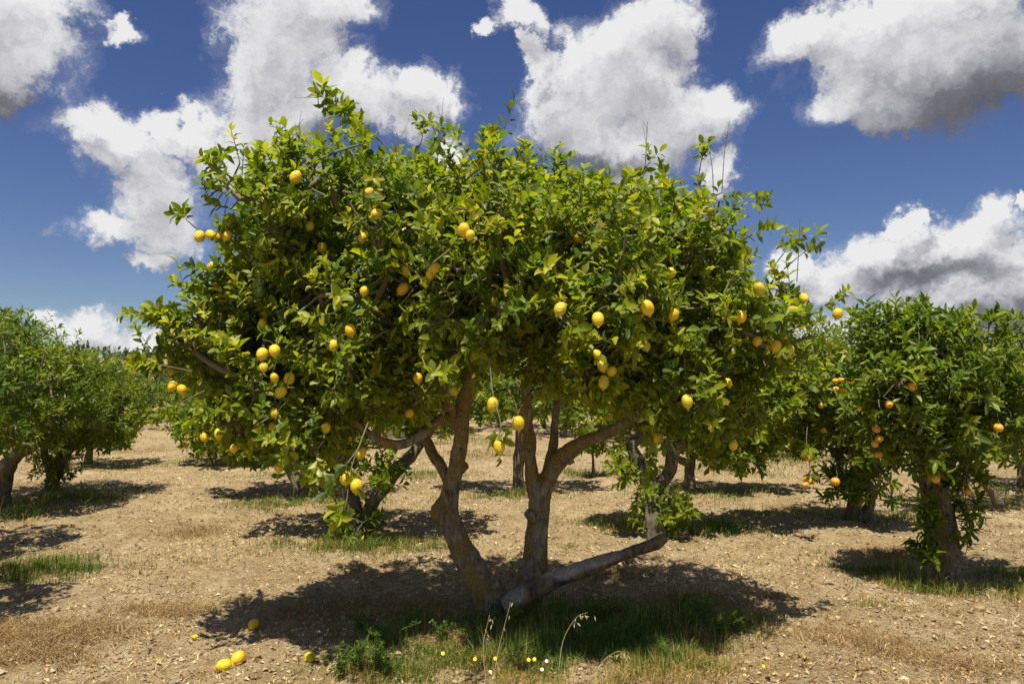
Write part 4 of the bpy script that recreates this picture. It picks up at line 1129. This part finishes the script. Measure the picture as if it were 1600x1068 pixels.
GL = [(350, 1044, 'yellow lemon fallen on bare soil, touching distance from another at the shadow edge', 0.034), (372, 1039, 'roundest fallen lemon on bare soil at the shadow tip', 0.034), (396, 982, 'single fallen lemon on pale soil beside the dark shade edge', 0.034),
      (305, 1000, 'broken piece of fallen yellow lemon on open soil', 0.016), (484, 1031, 'fallen lemon half lost in the shaded dry grass', 0.03)]
for x, y, lab, r_ in GL:
    p = G(x, y)
    p[2] = float(gz(p[0], p[1])) + r_ * 0.8
    put_fruit('lemon', lem_m[int(x) % 4], p, lab, None, 'lemon', r_ / 0.036, stem=False, lying=True)

# ------------------------------------------------------------------ stones, litter, grass
rng = np.random.default_rng(99)
def scatter(n, d0=2.6, d1=15.0, power=1.0):
    d = np.exp(rng.uniform(math.log(d0), math.log(d1), n))
    x = rng.uniform(-1, 1, n) * (0.78 * d + 0.5)
    return x, d
PHI = (1 + 5 ** 0.5) / 2
ICO = unit(np.array([(-1, PHI, 0), (1, PHI, 0), (-1, -PHI, 0), (1, -PHI, 0), (0, -1, PHI), (0, 1, PHI), (0, -1, -PHI), (0, 1, -PHI), (PHI, 0, -1), (PHI, 0, 1), (-PHI, 0, -1), (-PHI, 0, 1)], float))
ICOF = np.array([(0, 11, 5), (0, 5, 1), (0, 1, 7), (0, 7, 10), (0, 10, 11), (1, 5, 9), (5, 11, 4), (11, 10, 2), (10, 7, 6), (7, 1, 8), (3, 9, 4), (3, 4, 2), (3, 2, 6), (3, 6, 8), (3, 8, 9), (4, 9, 5), (2, 4, 11), (6, 2, 10), (8, 6, 7), (9, 8, 1)])
def stone_color(n):
    k = rng.random((n, 1))
    c = np.array([0.42, 0.32, 0.20]) * (1 - k) + np.array([0.62, 0.54, 0.42]) * k
    return c * np.array([1.0, 0.96, 0.88]) * rng.uniform(0.45, 0.95, (n, 1))
n = 36000
x, d = scatter(n, 2.6, 16)
s = np.exp(rng.normal(math.log(0.0046), 0.55, n)).clip(0.002, 0.018) * (0.8 + d * 0.06)
z = gz(x, d)
OCT = np.array([(1, 0, 0), (-1, 0, 0), (0, 1, 0), (0, -1, 0), (0, 0, 1), (0, 0, -1.0)])
OCTF = np.array([(0, 2, 4), (2, 1, 4), (1, 3, 4), (3, 0, 4), (2, 0, 5), (1, 2, 5), (3, 1, 5), (0, 3, 5)])
V = (OCT[None] * rng.uniform(0.6, 1.3, (n, 6, 1)) + rng.normal(size=(n, 6, 3)) * 0.15) * s[:, None, None] * np.array([1.25, 1.25, 0.8])
ca, sa = np.cos(x * 977), np.sin(x * 977)
V = np.stack([V[..., 0] * ca[:, None] - V[..., 1] * sa[:, None], V[..., 0] * sa[:, None] + V[..., 1] * ca[:, None], V[..., 2]], -1)
V = V + np.stack([x, d, z + s * 0.25], -1)[:, None]
T = (OCTF[None] + np.arange(n)[:, None, None] * 6).reshape(-1, 3)
link('gravel', make_mesh('gravel', V.reshape(-1, 3), T, None, np.repeat(stone_color(n), 6, 0), STONE), None, None, 'small pale stones and clods strewn over the dry soil', 'gravel', None, 'stuff')
sm = []
for q in range(6):
    v = ICO * rng.uniform(0.7, 1.2, (12, 1)) * np.array([1.2, 0.9, 0.6])
    sm.append(make_mesh('stone', v, ICOF, None, np.repeat(stone_color(1) * 1.1, 12, 0), STONE))
for q in range(90):
    d_ = math.exp(rng.uniform(math.log(3.1), math.log(9)))
    x_ = rng.uniform(-0.72, 0.72) * d_
    s_ = rng.uniform(0.014, 0.030)
    o = link('stone', sm[q % 6], None, (x_, d_, float(gz(x_, d_)) + 0.25 * s_), 'pale angular stone lying on the dry soil', 'stone', 'stones scattered over the soil')
    o.scale = (s_, s_, s_); o.rotation_euler = (rng.normal() * .2, rng.normal() * .2, rng.uniform(0, 6.28))

# leaf litter and straw
acc = Acc()
n = 22000
x, d = scatter(n, 2.6, 16)
z = gz(x, d)
dd = unit(np.stack([rng.normal(size=n), rng.normal(size=n), rng.normal(size=n) * 0.22], -1))
hue = rng.random(n) ** 1.15
place_leaves(acc, leaf_template(1, 0.5, 0.7, 0.25), np.stack([x, d, z + 0.006], -1), dd, rng.normal(size=(n, 3)) * 0.35 + np.array([0, 0, 1.0]), np.exp(rng.normal(math.log(0.024), 0.4, n)).clip(0.01, 0.06) * (0.8 + d * .05), np.stack([hue, rng.random(n), hue * 0], -1))
link('leaf_litter', acc.mesh('leaf_litter', LITTER, smooth=False), None, None, 'dry fallen leaves and chips strewn on the soil', 'litter', None, 'stuff')

def blades(acc, x, y, h, wid, lean, hue, flat=0.0):
    n = len(x)
    z = gz(x, y)
    th = rng.uniform(0, 6.28, n)
    dirh = np.stack([np.cos(th), np.sin(th), np.zeros(n)], -1)
    side = np.stack([-np.sin(th + rng.normal(size=n)), np.cos(th + rng.normal(size=n)), np.zeros(n)], -1)
    b = np.stack([x, y, z - 0.004], -1)
    up = np.array([0, 0, 1.0])
    L = h[:, None]; ln = lean[:, None]
    p1 = b + up * L * 0.5 * (1 - 0.5 * ln) + dirh * L * 0.22 * ln
    p2 = b + up * L * (1 - 0.85 * ln) + dirh * L * 0.85 * ln
    w_ = wid[:, None] * 0.5
    V = np.stack([b - side * w_, b + side * w_, p1 - side * w_ * 0.8, p1 + side * w_ * 0.8, p2], 1).reshape(-1, 3)
    o = np.arange(n)[:, None] * 5
    Q = o + np.array([[0, 1, 3, 2]])
    T = o + np.array([[2, 3, 4]])
    acc.add(V, T, Q, np.repeat(np.stack([hue, rng.random(n), np.zeros(n)], -1), 5, 0))

# straw lying about, densest in mats
acc = Acc()
n = 105000
x, d = scatter(n, 2.6, 17)
pp = np.stack([x, d, np.zeros(n)], -1)
keep = rng.random(n) < np.clip(0.42 + 0.8 * vnoise(pp, 0.7, 61) + 0.3 * vnoise(pp, 0.25, 62), 0.05, 1)
x, d = x[keep], d[keep]
n = len(x)
blades(acc, x, d, rng.uniform(0.02, 0.10, n), rng.uniform(0.002, 0.007, n) * (0.6 + 0.14 * d), rng.uniform(0.82, 1.12, n), np.clip(0.50 + 0.4 * vnoise(np.stack([x, d, 0 * x], -1), 0.6, 63) + rng.normal(0, 0.26, n), 0, 1))
mats = [(265, 955, 0.30, 0.20, 900), (50, 985, 0.42, 0.22, 1500), (130, 990, 0.3, 0.15, 700), (305, 828, 0.4, 0.3, 600), (1405, 868, 0.35, 0.28, 700), (1385, 1015, 0.32, 0.2, 700), (1290, 990, 0.3, 0.15, 300), (1500, 1040, 0.3, 0.15, 300), (60, 1020, 0.3, 0.12, 500), (230, 705, 1.2, 1.0, 500),
        (940, 900, 0.5, 0.25, 600), (1080, 945, 0.5, 0.3, 900), (640, 950, 0.45, 0.3, 900), (500, 960, 0.4, 0.3, 700), (700, 1000, 0.4, 0.2, 700), (1170, 720, 1.0, 0.8, 300)]
for px, py, rx, ry, m in mats:
    c = G(px, py)
    m = int(m * 2.2)
    a = rng.normal(size=(m, 2)) * 0.5
    blades(acc, c[0] + a[:, 0] * rx, c[1] + a[:, 1] * ry, rng.uniform(0.05, 0.18, m), rng.uniform(0.0018, 0.0042, m) * (0.7 + 0.08 * c[1]), rng.uniform(0.85, 1.16, m), np.clip(rng.normal(0.3, 0.22, m), 0, 1))
link('straw', acc.mesh('straw', LITTER, smooth=False), None, None, 'brown and golden dry straw lying in mats on the soil', 'straw', None, 'stuff')

# living and drying grass
acc = Acc()
tufts = [  # px, py, rx, ry (m), blades, height, dryness
    (780, 985, 0.55, 0.30, 3200, 0.14, 0.2), (960, 975, 0.50, 0.28, 6500, 0.16, 0.05), (900, 1020, 0.45, 0.22, 5000, 0.16, 0.15), (1080, 985, 0.35, 0.2, 2500, 0.13, 0.15), (800, 1020, 0.5, 0.2, 2500, 0.12, 0.3), (620, 1005, 0.45, 0.30, 2000, 0.11, 0.35), (740, 1050, 0.5, 0.16, 2600, 0.13, 0.55), (870, 1060, 0.6, 0.14, 3000, 0.13, 0.6),
    (1010, 1035, 0.35, 0.2, 2200, 0.14, 0.62), (1120, 980, 0.3, 0.25, 1800, 0.13, 0.3), (560, 1035, 0.25, 0.15, 1400, 0.11, 0.12), (1090, 1045, 0.4, 0.15, 1300, 0.10, 0.7), (640, 1060, 0.4, 0.12, 1300, 0.10, 0.5), (560, 960, 0.4, 0.3, 700, 0.08, 0.3), (1170, 1010, 0.35, 0.2, 700, 0.07, 0.5),
    (1450, 920, 0.38, 0.22, 2200, 0.16, 0.35), (1370, 895, 0.38, 0.2, 1500, 0.13, 0.35), (1540, 925, 0.45, 0.2, 1700, 0.13, 0.3), (1590, 900, 0.3, 0.2, 900, 0.12, 0.3), (1400, 950, 0.3, 0.1, 500, 0.07, 0.5),
    (555, 850, 0.55, 0.3, 2600, 0.18, 0.3), (620, 850, 0.5, 0.3, 1700, 0.14, 0.45), (500, 855, 0.4, 0.2, 700, 0.14, 0.35), (680, 850, 0.3, 0.2, 700, 0.12, 0.6),
    (1000, 825, 0.5, 0.35, 1700, 0.17, 0.4), (1090, 825, 0.55, 0.35, 1900, 0.17, 0.2), (940, 815, 0.4, 0.3, 500, 0.12, 0.5), (1130, 830, 0.4, 0.3, 700, 0.12, 0.35),
    (470, 785, 0.8, 0.5, 1700, 0.16, 0.3), (400, 790, 0.6, 0.5, 700, 0.12, 0.45), (420, 745, 0.8, 0.6, 600, 0.14, 0.4), (345, 722, 0.9, 0.6, 900, 0.2, 0.2),
    (1340, 805, 0.8, 0.4, 1500, 0.15, 0.3), (1230, 800, 0.7, 0.3, 500, 0.1, 0.5), (1410, 805, 0.5, 0.3, 600, 0.12, 0.3), (1560, 790, 0.6, 0.4, 700, 0.14, 0.3), (1600, 770, 0.8, 0.5, 600, 0.2, 0.2),
    (20, 800, 0.7, 0.4, 1400, 0.2, 0.15), (90, 780, 0.7, 0.4, 1300, 0.2, 0.2), (60, 890, 0.5, 0.25, 1400, 0.13, 0.2), (20, 910, 0.4, 0.15, 700, 0.10, 0.4), (120, 880, 0.4, 0.2, 500, 0.08, 0.4), (150, 765, 0.8, 0.5, 500, 0.12, 0.4), (160, 730, 0.9, 0.7, 500, 0.16, 0.3), (110, 900, 0.3, 0.12, 300, 0.07, 0.4),
    (790, 775, 0.7, 0.4, 1000, 0.2, 0.2), (850, 770, 0.5, 0.3, 300, 0.12, 0.5), (640, 745, 0.6, 0.5, 600, 0.16, 0.25), (690, 740, 0.6, 0.5, 500, 0.16, 0.35), (928, 742, 0.45, 0.35, 600, 0.22, 0.2), (890, 740, 0.25, 0.2, 250, 0.2, 0.2), (740, 710, 1.2, 1.0, 900, 0.22, 0.55), (740, 690, 1.6, 2.0, 900, 0.25, 0.5),
    (1080, 772, 0.7, 0.4, 900, 0.18, 0.2), (1130, 770, 0.5, 0.3, 300, 0.12, 0.3), (1150, 732, 0.9, 0.8, 800, 0.18, 0.25), (1235, 722, 0.8, 0.6, 600, 0.2, 0.3), (1200, 740, 0.9, 0.6, 250, 0.1, 0.5), (1030, 760, 0.5, 0.4, 250, 0.14, 0.3),
    (210, 690, 1.2, 1.0, 250, 0.12, 0.4), (765, 870, 0.12, 0.1, 120, 0.09, 0.3), (230, 760, 0.3, 0.2, 120, 0.06, 0.4), (300, 880, 0.25, 0.12, 120, 0.05, 0.45), (1290, 870, 0.3, 0.2, 160, 0.06, 0.45), (1180, 880, 0.4, 0.2, 150, 0.05, 0.5), (1270, 960, 0.3, 0.15, 200, 0.06, 0.5), (1320, 1000, 0.15, 0.1, 120, 0.06, 0.4), (400, 860, 0.3, 0.2, 150, 0.06, 0.5), (1460, 1000, 0.2, 0.1, 100, 0.05, 0.4), (1200, 770, 0.5, 0.4, 200, 0.08, 0.5), (700, 800, 0.4, 0.3, 150, 0.07, 0.5), (960, 760, 0.5, 0.3, 150, 0.07, 0.5), (545, 890, 0.12, 0.08, 90, 0.07, 0.4), (890, 855, 0.12, 0.08, 100, 0.07, 0.4)]
for px, py, rx, ry, m, h, dry in tufts:
    c = G(px, py)
    m = int(m * (1.7 if py > 930 else 2.1))
    a = rng.normal(size=(m, 2)) * 0.55
    hx_, hy_ = c[0] + a[:, 0] * rx, c[1] + a[:, 1] * ry
    pp = np.stack([hx_, hy_, np.zeros(m)], -1)
    k = rng.random(m) < np.clip(0.65 + 0.9 * vnoise(pp, 0.16, 71), 0.08, 1)
    hx_, hy_, pp = hx_[k], hy_[k], pp[k]
    mm = len(hx_)
    dn = np.clip(dry + 0.45 * vnoise(pp, 0.2, 72), 0.02, 0.98)
    isdry = rng.random(mm) < dn
    hue = np.where(isdry, rng.uniform(0.58, 1.0, mm), rng.uniform(0.0, 0.42, mm))
    blades(acc, hx_, hy_, h * rng.uniform(0.2, 1.3, mm) * np.clip(0.8 + 0.6 * vnoise(pp, 0.3, 75), 0.35, 1.4), rng.uniform(0.0022, 0.0048, mm) * (0.7 + 0.08 * c[1]), np.clip(rng.normal(0.55, 0.25, mm), 0.05, 1.0), hue)
# sparse blades everywhere
n = 5000
x, d = scatter(n, 2.6, 14)
pp = np.stack([x, d, np.zeros(n)], -1)
k = vnoise(pp, 0.5, 73) + 0.5 * vnoise(pp, 1.6, 74) > 0.35
x, d = x[k], d[k]; n = len(x)
blades(acc, x, d, rng.uniform(0.02, 0.07, n), rng.uniform(0.002, 0.004, n), rng.uniform(0.3, 0.9, n), np.where(rng.random(n) < 0.5, rng.uniform(0.6, 1, n), rng.uniform(0, 0.4, n)))
link('grass', acc.mesh('grass', GRASS, smooth=False), None, None, 'green and straw-coloured grass growing around the tree feet', 'grass', None, 'stuff')

# ------------------------------------------------------------------ weeds, flowers, oats
def feather_weed(px, py, h, n_st, seed, label, group):
    rg = np.random.default_rng(seed)
    b = G(px, py)
    root = link('weed', None, None, b, label, 'weed', group)
    st, lf = Acc(), Acc()
    for q in range(n_st):
        e = np.array([rg.normal() * 0.45 * h, rg.normal() * 0.35 * h, h * rg.uniform(0.6, 1.1)])
        P = spline(np.array([[rg.normal() * .02, rg.normal() * .02, 0], e * np.array([0.35, 0.35, 0.6]), e]), 9)
        V, T, Q = tube(P, np.linspace(0.0026, 0.001, 9), 4, cap=False)
        st.add(V, None, Q, (1, 0, 0))
        m = 46
        t_ = rg.integers(2, 9, m)
        pos = P[t_] + rg.normal(size=(m, 3)) * 0.004
        d_ = unit(rg.normal(size=(m, 3)) + np.array([0, 0, 0.5]))
        place_leaves(lf, leaf_template(1, 0.30, 0.4, 0.15), pos, d_, rg.normal(size=(m, 3)) + np.array([0, 0, 1.0]), rg.uniform(0.012, 0.03, m), np.stack([rg.uniform(0.0, 0.38, m), rg.random(m), np.zeros(m)], -1))
    link('stalks', st.mesh('stalks', TWIG), root, kind='stuff')
    link('foliage', lf.mesh('foliage', GRASS, smooth=False), root, kind='stuff')
for q, (x_, y_, h_, m_) in enumerate([(555, 1055, 0.18, 10), (585, 1050, 0.16, 9), (530, 1060, 0.14, 8), (610, 1062, 0.12, 7), (1100, 975, 0.2, 9), (1120, 1000, 0.16, 8), (1075, 990, 0.15, 8), (1060, 960, 0.14, 7), (640, 985, 0.13, 7), (565, 985, 0.12, 6), (745, 1020, 0.16, 7), (960, 1010, 0.16, 8), (1000, 1005, 0.14, 7), (880, 985, 0.18, 8), (930, 970, 0.16, 7), (1150, 985, 0.12, 6), (600, 1010, 0.12, 6), (690, 1010, 0.13, 6)]):
    lab_, grp_ = (('bright fine-leaved weed clump at the shade edge near the fallen lemons', 'weeds near the fallen lemons') if x_ < 630 and y_ > 1000 else
                  ('fine-leaved weed clump in brown shaded straw before the lichen trunk', 'weeds in the shaded straw') if x_ < 700 else
                  ('single fine-leaved weed clump beside the yellow daisies', None) if x_ < 800 else ('fine-leaved green weed clump in the grass before the dead limb', 'weeds before the dead limb'))
    feather_weed(x_, y_, h_, m_, 300 + q, lab_, grp_)

YEL = simple_mat('petal_yellow', (0.78, 0.56, 0.03), 0.6, 0.15, 60)
WHT = simple_mat('petal_white', (0.75, 0.74, 0.68), 0.6, 0.1, 60)
def petal_mesh(mat, r):
    a = Acc()
    m = 12
    for q in range(m):
        th = q / m * 6.283
        c, s = math.cos(th), math.sin(th)
        V = np.array([(0.2, -0.08, 0.0), (0.2, 0.08, 0), (0.75, -0.2, 0.12), (0.75, 0.2, 0.12), (1.0, 0, 0.1)]) * r
        V = np.stack([V[:, 0] * c - V[:, 1] * s, V[:, 0] * s + V[:, 1] * c, V[:, 2]], -1)
        a.add(V, [(2, 3, 4)], [(0, 1, 3, 2)])
    return a.mesh('petals', mat, smooth=False)
def disc_mesh(mat, r):
    a = np.linspace(0.1, math.pi - .1, 5)
    V, T, Q = lathe([(r * math.sin(t), -r * 0.5 * math.cos(t)) for t in a], 8, 0, 1, 0.0)
    return make_mesh('flower_centre', V, T, Q, None, mat, True)
pm_y, pm_w, dm = petal_mesh(YEL, 0.0095), petal_mesh(WHT, 0.0085), disc_mesh(YEL, 0.0042)
for q, (x_, y_, wht, lab) in enumerate([(742, 1029, 0, 'small yellow daisy by itself just past the short oat stalk'), (774, 1028, 0, 'small yellow daisy standing against the long leaning oat stalk'), (826, 1030, 0, 'one of two yellow daisies growing close together'), (835, 1029, 0, 'one of two yellow daisies growing close together'), (692, 1020, 0, 'single yellow daisy in brown shaded grass'),
                                       (1193, 1040, 0, 'lone yellow flower on open ground past the dry grass'), (854, 1032, 1, 'upper of two tiny white flowers beside the yellow daisies'), (847, 1045, 1, 'lower of two tiny white flowers beside the yellow daisies')]):
    h_ = 0.11 + 0.01 * (q % 3) if x_ < 1100 else 0.05
    d_ = 3.42 if x_ < 1100 else 3.62
    top = at(x_, y_, d_)
    gzz = float(gz(top[0], top[1]))
    root = link('wildflower', None, None, (top[0], top[1], gzz), lab, 'flower', 'wildflowers in the grass')
    hh = top[2] - gzz
    V, T, Q = tube(spline(np.array([[0.01, 0.01, -0.01], [0.006, 0.0, hh * 0.6], [0, 0, hh]]), 6), 0.0014, 4)
    a = Acc(); a.add(V, T, Q, (1, 0, 0))
    link('stem', a.mesh('stem', TWIG), root)
    po = link('petals', pm_w if wht else pm_y, root, (0, 0, hh)); po.rotation_euler = (R(50), 0.2 * (q % 3 - 1), 0)
    co = link('flower_centre', dm, root, (0, -0.002, hh + 0.001)); co.rotation_euler = (R(50), 0, 0)

def oat(pts, spikes, label, seed):
    rg = np.random.default_rng(seed)
    P = spline(np.array([at(*p) for p in pts]), 16)
    b = P[0].copy(); b[2] = float(gz(b[0], b[1]))
    P[0] = b - np.array([0, 0, 0.01])
    root = link('wild_oat', None, None, b, label, 'grass stalk', None)
    V, T, Q = tube(P - b, np.linspace(0.0017, 0.0008, 16), 5)
    a = Acc(); a.add(V, T, Q, (1, 0, 0))
    link('stem', a.mesh('stem', OATM), root)
    for q in range(spikes):
        i = 15 - int(q * 7 / max(1, spikes))
        p = P[i] - b + np.array([rg.normal() * 0.016, rg.normal() * 0.01, -0.012 - rg.random() * 0.012])
        prof = [(0.0006, -0.012), (0.0028, -0.005), (0.003, 0.002), (0.0012, 0.011)]
        V, T, Q = lathe(prof, 5, 0, 1, 0)
        o = link('spikelet', make_mesh('spikelet', V, T, Q, None, OATM, True), root, p)
        o.rotation_euler = (rg.normal() * 0.5, rg.normal() * 0.5, 0)
OATM = simple_mat('dry_oat', (0.36, 0.31, 0.16), 0.7, 0.2, 40)
oat([(768, 1075, 3.35), (780, 1010, 3.4), (798, 940, 3.45)], 3, 'long straight pale grass stalk leaning across the tree base', 1)
oat([(760, 1070, 3.35), (755, 1010, 3.4), (765, 960, 3.42)], 6, 'shorter upright oat stalk beside the long leaning one', 2)
oat([(872, 1055, 3.45), (880, 1000, 3.5), (900, 965, 3.5), (918, 956, 3.5)], 9, 'arching wild oat with drooping spikelets over green grass', 3)
oat([(925, 1072, 3.35), (940, 1035, 3.4), (962, 1018, 3.4), (975, 1018, 3.4)], 8, 'low arching wild oat at the edge of the dry grass', 4)

# sprout at the foot of the lemon tree
def sprout(px, py, h, n_l, seed, label, dpt=None):
    rg = np.random.default_rng(seed)
    b = G(px, py)
    root = link('citrus_sprout', None, None, b, label, 'sprout')
    P = spline(np.array([[0, 0, -0.01], [0.008, 0, h * 0.5], [-0.004, 0, h]]), 8)
    a = Acc(); V, T, Q = tube(P, np.linspace(0.004, 0.0018, 8), 5); a.add(V, T, Q, (1, 0, 0))
    link('stem', a.mesh('stem', TWIG), root)
    tm = leaf_template(0, 0.5, 0.4, 0.3)
    me = make_mesh('leaf', tm[0], tm[1], tm[2], np.tile([0.5, 0.5, 0], (len(tm[0]), 1)), LEMON_LEAF, True)
    for q in range(n_l):
        t_ = 0.3 + 0.7 * q / n_l
        th = q * 2.4
        dv = unit(np.array([math.cos(th), math.sin(th) - .3, 0.35 + 0.4 * t_]))
        nv = np.array([0, 0, 1.0]) - dv[2] * dv; nv = unit(nv); sv = np.cross(nv, dv)
        o = link('leaf', me, root)
        p = P[int(t_ * 7)]
        o.matrix_local = Matrix(((dv[0], sv[0], nv[0], p[0]), (dv[1], sv[1], nv[1], p[1]), (dv[2], sv[2], nv[2], p[2]), (0, 0, 0, 1))) @ Matrix.Scale(0.085 - 0.02 * t_, 4)
sprout(803, 982, 0.17, 11, 1, 'bright green leafy sprout at the foot of the lemon tree beneath the dead limb')
sprout(800, 905, 0.13, 8, 2, 'small leafy sprout between the two lemon trunks')

# low stone wall at the end of the path
wl, wr = G(205, 657), G(300, 657)
wroot = link('stone_wall', None, None, (wl + wr) / 2, 'low dry-stone wall at the far end of the path', 'wall')
rg = np.random.default_rng(3)
WS = simple_mat('wall_stone', (0.32, 0.27, 0.20), 0.9, 0.35, 6, 0.4)
blk = [make_mesh('stone', np.sign(np.array([(a, b, c) for a in (-1, 1) for b in (-1, 1) for c in (-1, 1)])) * rg.uniform(0.40, 0.52, (8, 3)), None, np.array([(0, 1, 3, 2), (4, 6, 7, 5), (0, 4, 5, 1), (2, 3, 7, 6), (0, 2, 6, 4), (1, 5, 7, 3)]), None, WS) for _ in range(5)]
wlen = float(np.linalg.norm(wr - wl))
for row in range(2):
    xx = -wlen / 2 + (0.1 if row else 0)
    while xx < wlen / 2:
        ww_ = rg.uniform(0.3, 0.6)
        o = link('stone', blk[rg.integers(0, 5)], wroot, (xx + ww_ / 2, rg.normal() * 0.02, 0.09 + row * 0.2))
        o.scale = (ww_, 0.35, 0.22)
        xx += ww_ + 0.01
# thin utility pole on the hill
pb = at(135, 566, 52); pb[2] = float(gz(pb[0], pb[1], False))
ptop = at(135, 545, 52)
proot = link('utility_pole', None, None, pb, 'thin grey utility pole on the hill beyond the orchard', 'pole')
PM = simple_mat('weathered_pole', (0.22, 0.2, 0.18), 0.8, 0.2, 5)
hh = ptop[2] - pb[2]
a = Acc(); V, T, Q = tube(np.array([[0, 0, -0.2], [0, 0, hh / 2], [0, 0, hh]]), [0.075, 0.065, 0.05], 8); a.add(V, T, Q)
link('post', a.mesh('post', PM), proot)
a = Acc(); V, T, Q = tube(np.array([[-0.25, 0, hh - .15], [0.25, 0, hh - .15]]), 0.03, 6); a.add(V, T, Q)
link('crossbar', a.mesh('crossbar', PM), proot)
print('done', round(time.time() - T0, 1), 'objects', len(bpy.data.objects))
